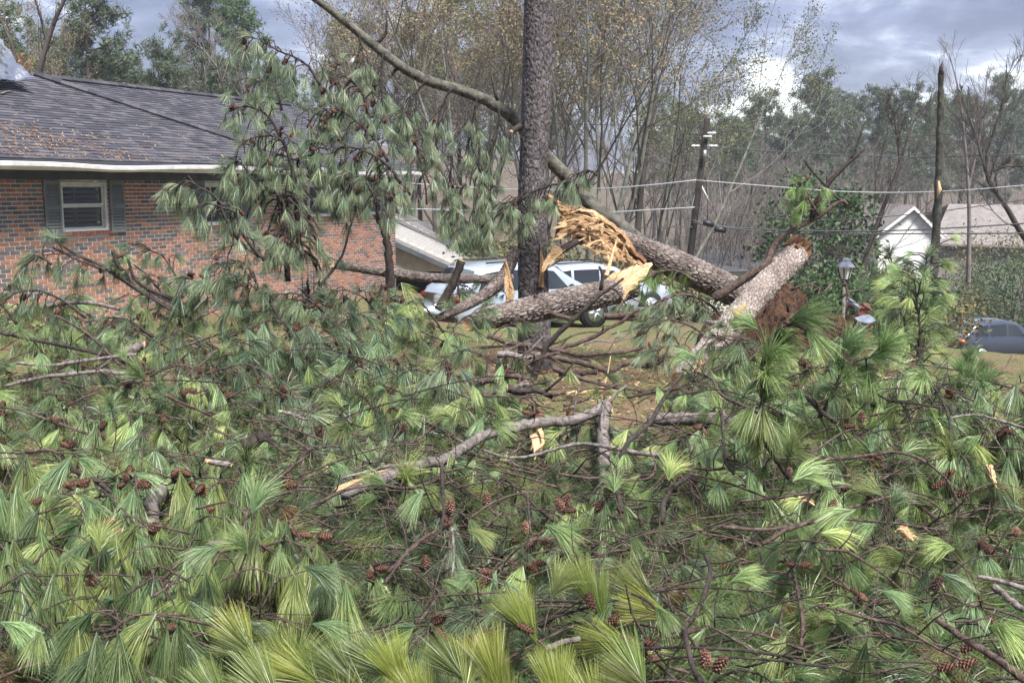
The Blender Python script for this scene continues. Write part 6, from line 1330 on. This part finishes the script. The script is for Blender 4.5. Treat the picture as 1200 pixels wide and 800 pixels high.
for k, l_ in bands.items():
    l_.sort(key=lambda o: o['_px']); third = [[o for o in l_ if o['_px'] < 400], [o for o in l_ if 400 <= o['_px'] < 800], [o for o in l_ if o['_px'] >= 800]]
    for t_, nm in zip(third, ('left', 'centre', 'right')):
        for i, o in enumerate(t_): o['label'] = 'green pine bough, %s from left %s, %s third' % (ORD[i], BN[k], nm)
# ---- more bare sticks strewn through the heap
row = {}
for i in range(104):
    px, py = rnd.uniform(0, 1200), rnd.uniform(400, 790)
    if skip(px, py): continue
    h_ = hit(px, py); az = rnd.uniform(-.6, .6) + rnd.choice((0, math.pi)); l_ = rnd.uniform(.5, 1.3); d = np.array((math.cos(az), math.sin(az) * .6, rnd.uniform(-.15, .2))); p0 = h_ + np.array((0, -.10, .07)); sd_ = np.array((0, rnd.uniform(-.15, .15), rnd.uniform(.02, .16)))
    q = [p0 - d * l_ * .5, p0 - d * l_ * .2 + sd_ * .7, p0 + d * l_ * .15 + sd_, p0 + d * l_ * .5]
    pts_ = [pix(p)[:2] for p in q]; r0 = rnd.uniform(.0035, .008)
    o = stick(pts_, r0, r0 * .5, None, rnd.choice((M_BARK, M_BARK, M_BARKD)), Y0=[p[1] for p in q], twigs=rnd.randint(2, 5)); k = 0 if py < 470 else 1 if py < 540 else 2 if py < 620 else 3 if py < 700 else 4; row.setdefault(k, []).append(o)
for k, l_ in row.items(): label_row(l_, 'bare brown stick, {} from the left among those strewn ' + ('highest in the heap', 'in the upper heap', 'midway down the heap', 'in the lower heap', 'lowest in the heap')[k])
# ---- loose needles filling the pile, uncountable
def needle_mass():
    rg = np.random.RandomState(99); Vs = []; Fs = []; Ts = []; Cs = []; off = 0; pool = {}
    for mode in ('droop', 'fan', 'star'):
        for lodn, (n, w_) in (('near', (64, .0020)), ('far', (44, .0032))):
            for pi, p in enumerate((35, 0, -35)):
                pool[(mode, lodn, pi)] = tuft_arrays(rg, R(p), n, .19, w_, mode)
    cnt = 0
    while cnt < 7000:
        px, py = rg.uniform(-60, 1260), 335 + 497 * rg.uniform(0, 1) ** 1.1
        if skip(px, py): 
            if rg.uniform() < .93: continue
        h_ = hit(px, py)
        if not (2.2 < h_[1] < 15.5): continue
        if px < 470 and py < 362 and rg.uniform() < .6: continue
        if 470 <= px and py < 368: continue
        V, F, T = pool[(('droop', 'fan', 'star')[rg.choice(3, p=(.66, .29, .05))], 'near' if h_[1] < 7 else 'far', rg.randint(3))]
        a = rg.uniform(0, 6.283); s = rg.uniform(.6, 1.1); M_ = np.array(((math.cos(a), -math.sin(a), 0), (math.sin(a), math.cos(a), 0), (0, 0, 1))) * s; g_ = ground(h_[0], h_[1]); depth_ = rg.uniform(0, 1) ** 1.6 * (h_[2] - g_); p = h_ + np.array((0, depth_ * .6, -depth_ - .02))
        Vn = V @ M_.T + p; Vn[:, 2] = np.maximum(Vn[:, 2], g_ + .01); Vs.append(Vn); Fs.append(F + off); Ts.append(T); off += len(V); c = np.array(GREENS[rg.randint(len(GREENS))]) * rg.uniform(.22, .72)  # greens darkened so the fill reads as shaded gaps between tufts
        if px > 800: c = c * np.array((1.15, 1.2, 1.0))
        if rg.uniform() < .05: c = np.array((.22, .14, .07))
        Cs.append(np.tile(np.append(c, 1), (len(V), 1))); cnt += 1
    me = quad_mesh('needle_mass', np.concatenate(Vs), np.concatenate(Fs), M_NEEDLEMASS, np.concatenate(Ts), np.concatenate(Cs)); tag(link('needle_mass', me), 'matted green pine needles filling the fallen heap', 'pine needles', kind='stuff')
needle_mass()
# ---- twig tangle and ground litter, uncountable
def litter():
    rg = np.random.RandomState(31); mb = MB()
    for i in range(1500):
        px, py = (rg.uniform(-40, 1240), rg.uniform(370, 820)) if i < 900 else (rg.normal(620, 190), rg.normal(590, 60)); h_ = hit(px, py)
        if not (2.3 < h_[1] < 15): continue
        g_ = ground(h_[0], h_[1]); z = g_ + (h_[2] - g_) * rg.uniform(.5, 1.14); az = rg.uniform(0, 6.28); d = np.array((math.cos(az), math.sin(az), rg.uniform(-.25, .25))); l_ = rg.uniform(.15, .6); p = np.array((h_[0], h_[1] + .1, z)); pts = [p]
        for j in range(4): d = unit(d + rg.normal(0, .18, 3)); pts.append(pts[-1] + d * l_ / 4)
        r0 = rg.uniform(.003, .008); mb.tube(pts, [r0, r0, r0 * .8, r0 * .7, r0 * .5], 4, caps=False)
    tag(mb.build('twig_tangle', M_BARK), 'tangle of thin brown twigs through the fallen heap', 'twigs', kind='stuff')
    mb = MB()
    for i in range(5200):
        if i < 2600: x, y_ = rg.normal(1.2, 1.3), rg.normal(13.6, 2.4)
        elif i < 4000: x, y_ = rg.normal(-3.8, 1.1), rg.normal(9.3, .7)
        else: x, y_ = rg.uniform(-7, 8), rg.uniform(5, 17)
        z = ground(x, y_) + .03; az = rg.uniform(0, 6.28); l_ = rg.uniform(.03, .11); w_ = rg.uniform(.004, .03); d = np.array((math.cos(az), math.sin(az), rg.uniform(-.2, .4))) * l_; s = np.array((-d[1], d[0], 0)) / l_ * w_; c = np.array((x, y_, z)); mb.add([c - d / 2, c + s, c + d / 2, c - s + np.array((0, 0, .01))], [(0, 1, 2, 3)])
    tag(mb.build('leaf_litter', M_STRAW), 'brown leaf litter and pine straw on the open ground', 'leaf litter', kind='stuff')
    n = 9000; c = np.stack([np.concatenate([rg.normal(-3.8, 1.3, 5000), rg.uniform(-7, 9, 4000)]), np.concatenate([rg.normal(9.3, .8, 5000), rg.uniform(6, 18, 4000)]), np.zeros(n)], 1); c[:, 2] = [ground(a, b) for a, b in c[:, :2]]
    h = rg.uniform(.03, .09, n); az = rg.uniform(0, 6.28, n); s = np.stack([np.cos(az), np.sin(az), np.zeros(n)], 1) * .004; t = np.stack([rg.normal(0, .02, n), rg.normal(0, .02, n), h], 1); V = np.stack([c - s, c + s, c + t + s * .2, c + t - s * .2], 1).reshape(-1, 3); me = quad_mesh('lawn_grass', V, np.arange(4 * n).reshape(-1, 4), leaf_mat('lawn_blades', (.07, .10, .03), (.13, .17, .055), (.24, .21, .10))); tag(link('lawn_grass', me), 'short thin lawn grass on the open ground', 'grass', kind='stuff')
litter()
# ---- cones picked out in the photograph
cn = []
for k, (px, py, ang, lab) in enumerate(((998, 499, 8, 'cone lying level of the two crossed cones at right'), (1010, 486, 95, 'cone standing upright of the two crossed cones at right'), (1103, 566, 40, 'left cone of the three at the bowed branch tip'), (1115, 553, 30, 'upper cone of the three at the bowed branch tip'), (1130, 577, 25, 'right cone of the three at the bowed branch tip'), (1100, 681, 65, 'single upright cone in the lower right'), (1113, 780, 20, 'left cone of the bottom right corner group'), (1138, 775, 25, 'right cone of the bottom right corner group'), (1140, 757, 30, 'upper cone of the bottom right corner group'), (847, 775, 60, 'cone standing at the bottom right of centre'), (826, 768, 100, 'cone beside the bottom crooked branch'), (693, 708, -70, 'cone hanging under the tall yellow sprig'), (620, 738, -20, 'cone under the middle yellow sprig'), (768, 757, -20, 'cone right of the yellow sprigs'), (655, 588, 110, 'left cone of the centre cluster'), (665, 583, 70, 'middle cone of the centre cluster'), (670, 598, 5, 'lowest cone of the centre cluster'), (705, 590, 60, 'cone right of the centre cluster'), (528, 590, 85, 'upright cone below the arched limb'), (522, 608, -40, 'reddish cone at the dark prong'), (570, 582, 90, 'small upright cone right of the prong'), (977, 590, 80, 'upright dark cone in the right branches'), (337, 558, 80, 'upright cone in the left heap'), (345, 568, 10, 'level cone in the left heap'))):
    h_ = hit(px, py); r = ray(px, py); p = CAM + r * ((h_[1] - .40) / r[1]); a = R(ang); d = np.array((math.cos(a), -.25, math.sin(a))); d = unit(d); o = link('loose_pine_cone', CONE, None, p - d * .055); o.rotation_euler = Vector(d).to_track_quat('Z', 'Y').to_euler(); o.scale = (.70,) * 3; tag(o, lab, 'pine cone', 'pine cones lying on the heap')
for o in bpy.data.objects:
    for k in ('_n', '_px'):
        if k in o: del o[k]
print('OBJECTS TOTAL', len(bpy.data.objects))

# ------------------------------------------------------------------ haze over the far woods
hz = MB(); hz.box((-340, -50, -14), (340, 490, 48)); hm = bpy.data.materials.new('thin_haze'); hm.use_nodes = True; ht = hm.node_tree
for n_ in list(ht.nodes): ht.nodes.remove(n_)
ho = ht.nodes.new('ShaderNodeOutputMaterial'); pv = ht.nodes.new('ShaderNodeVolumePrincipled'); pv.inputs['Color'].default_value = (.86, .89, .94, 1); pv.inputs['Density'].default_value = .0006; pv.inputs['Anisotropy'].default_value = .1
ht.links.new(pv.outputs[0], ho.inputs['Volume']); tag(hz.build('haze', hm, None, False), 'thin pale haze over the far woods', 'haze', kind='stuff')
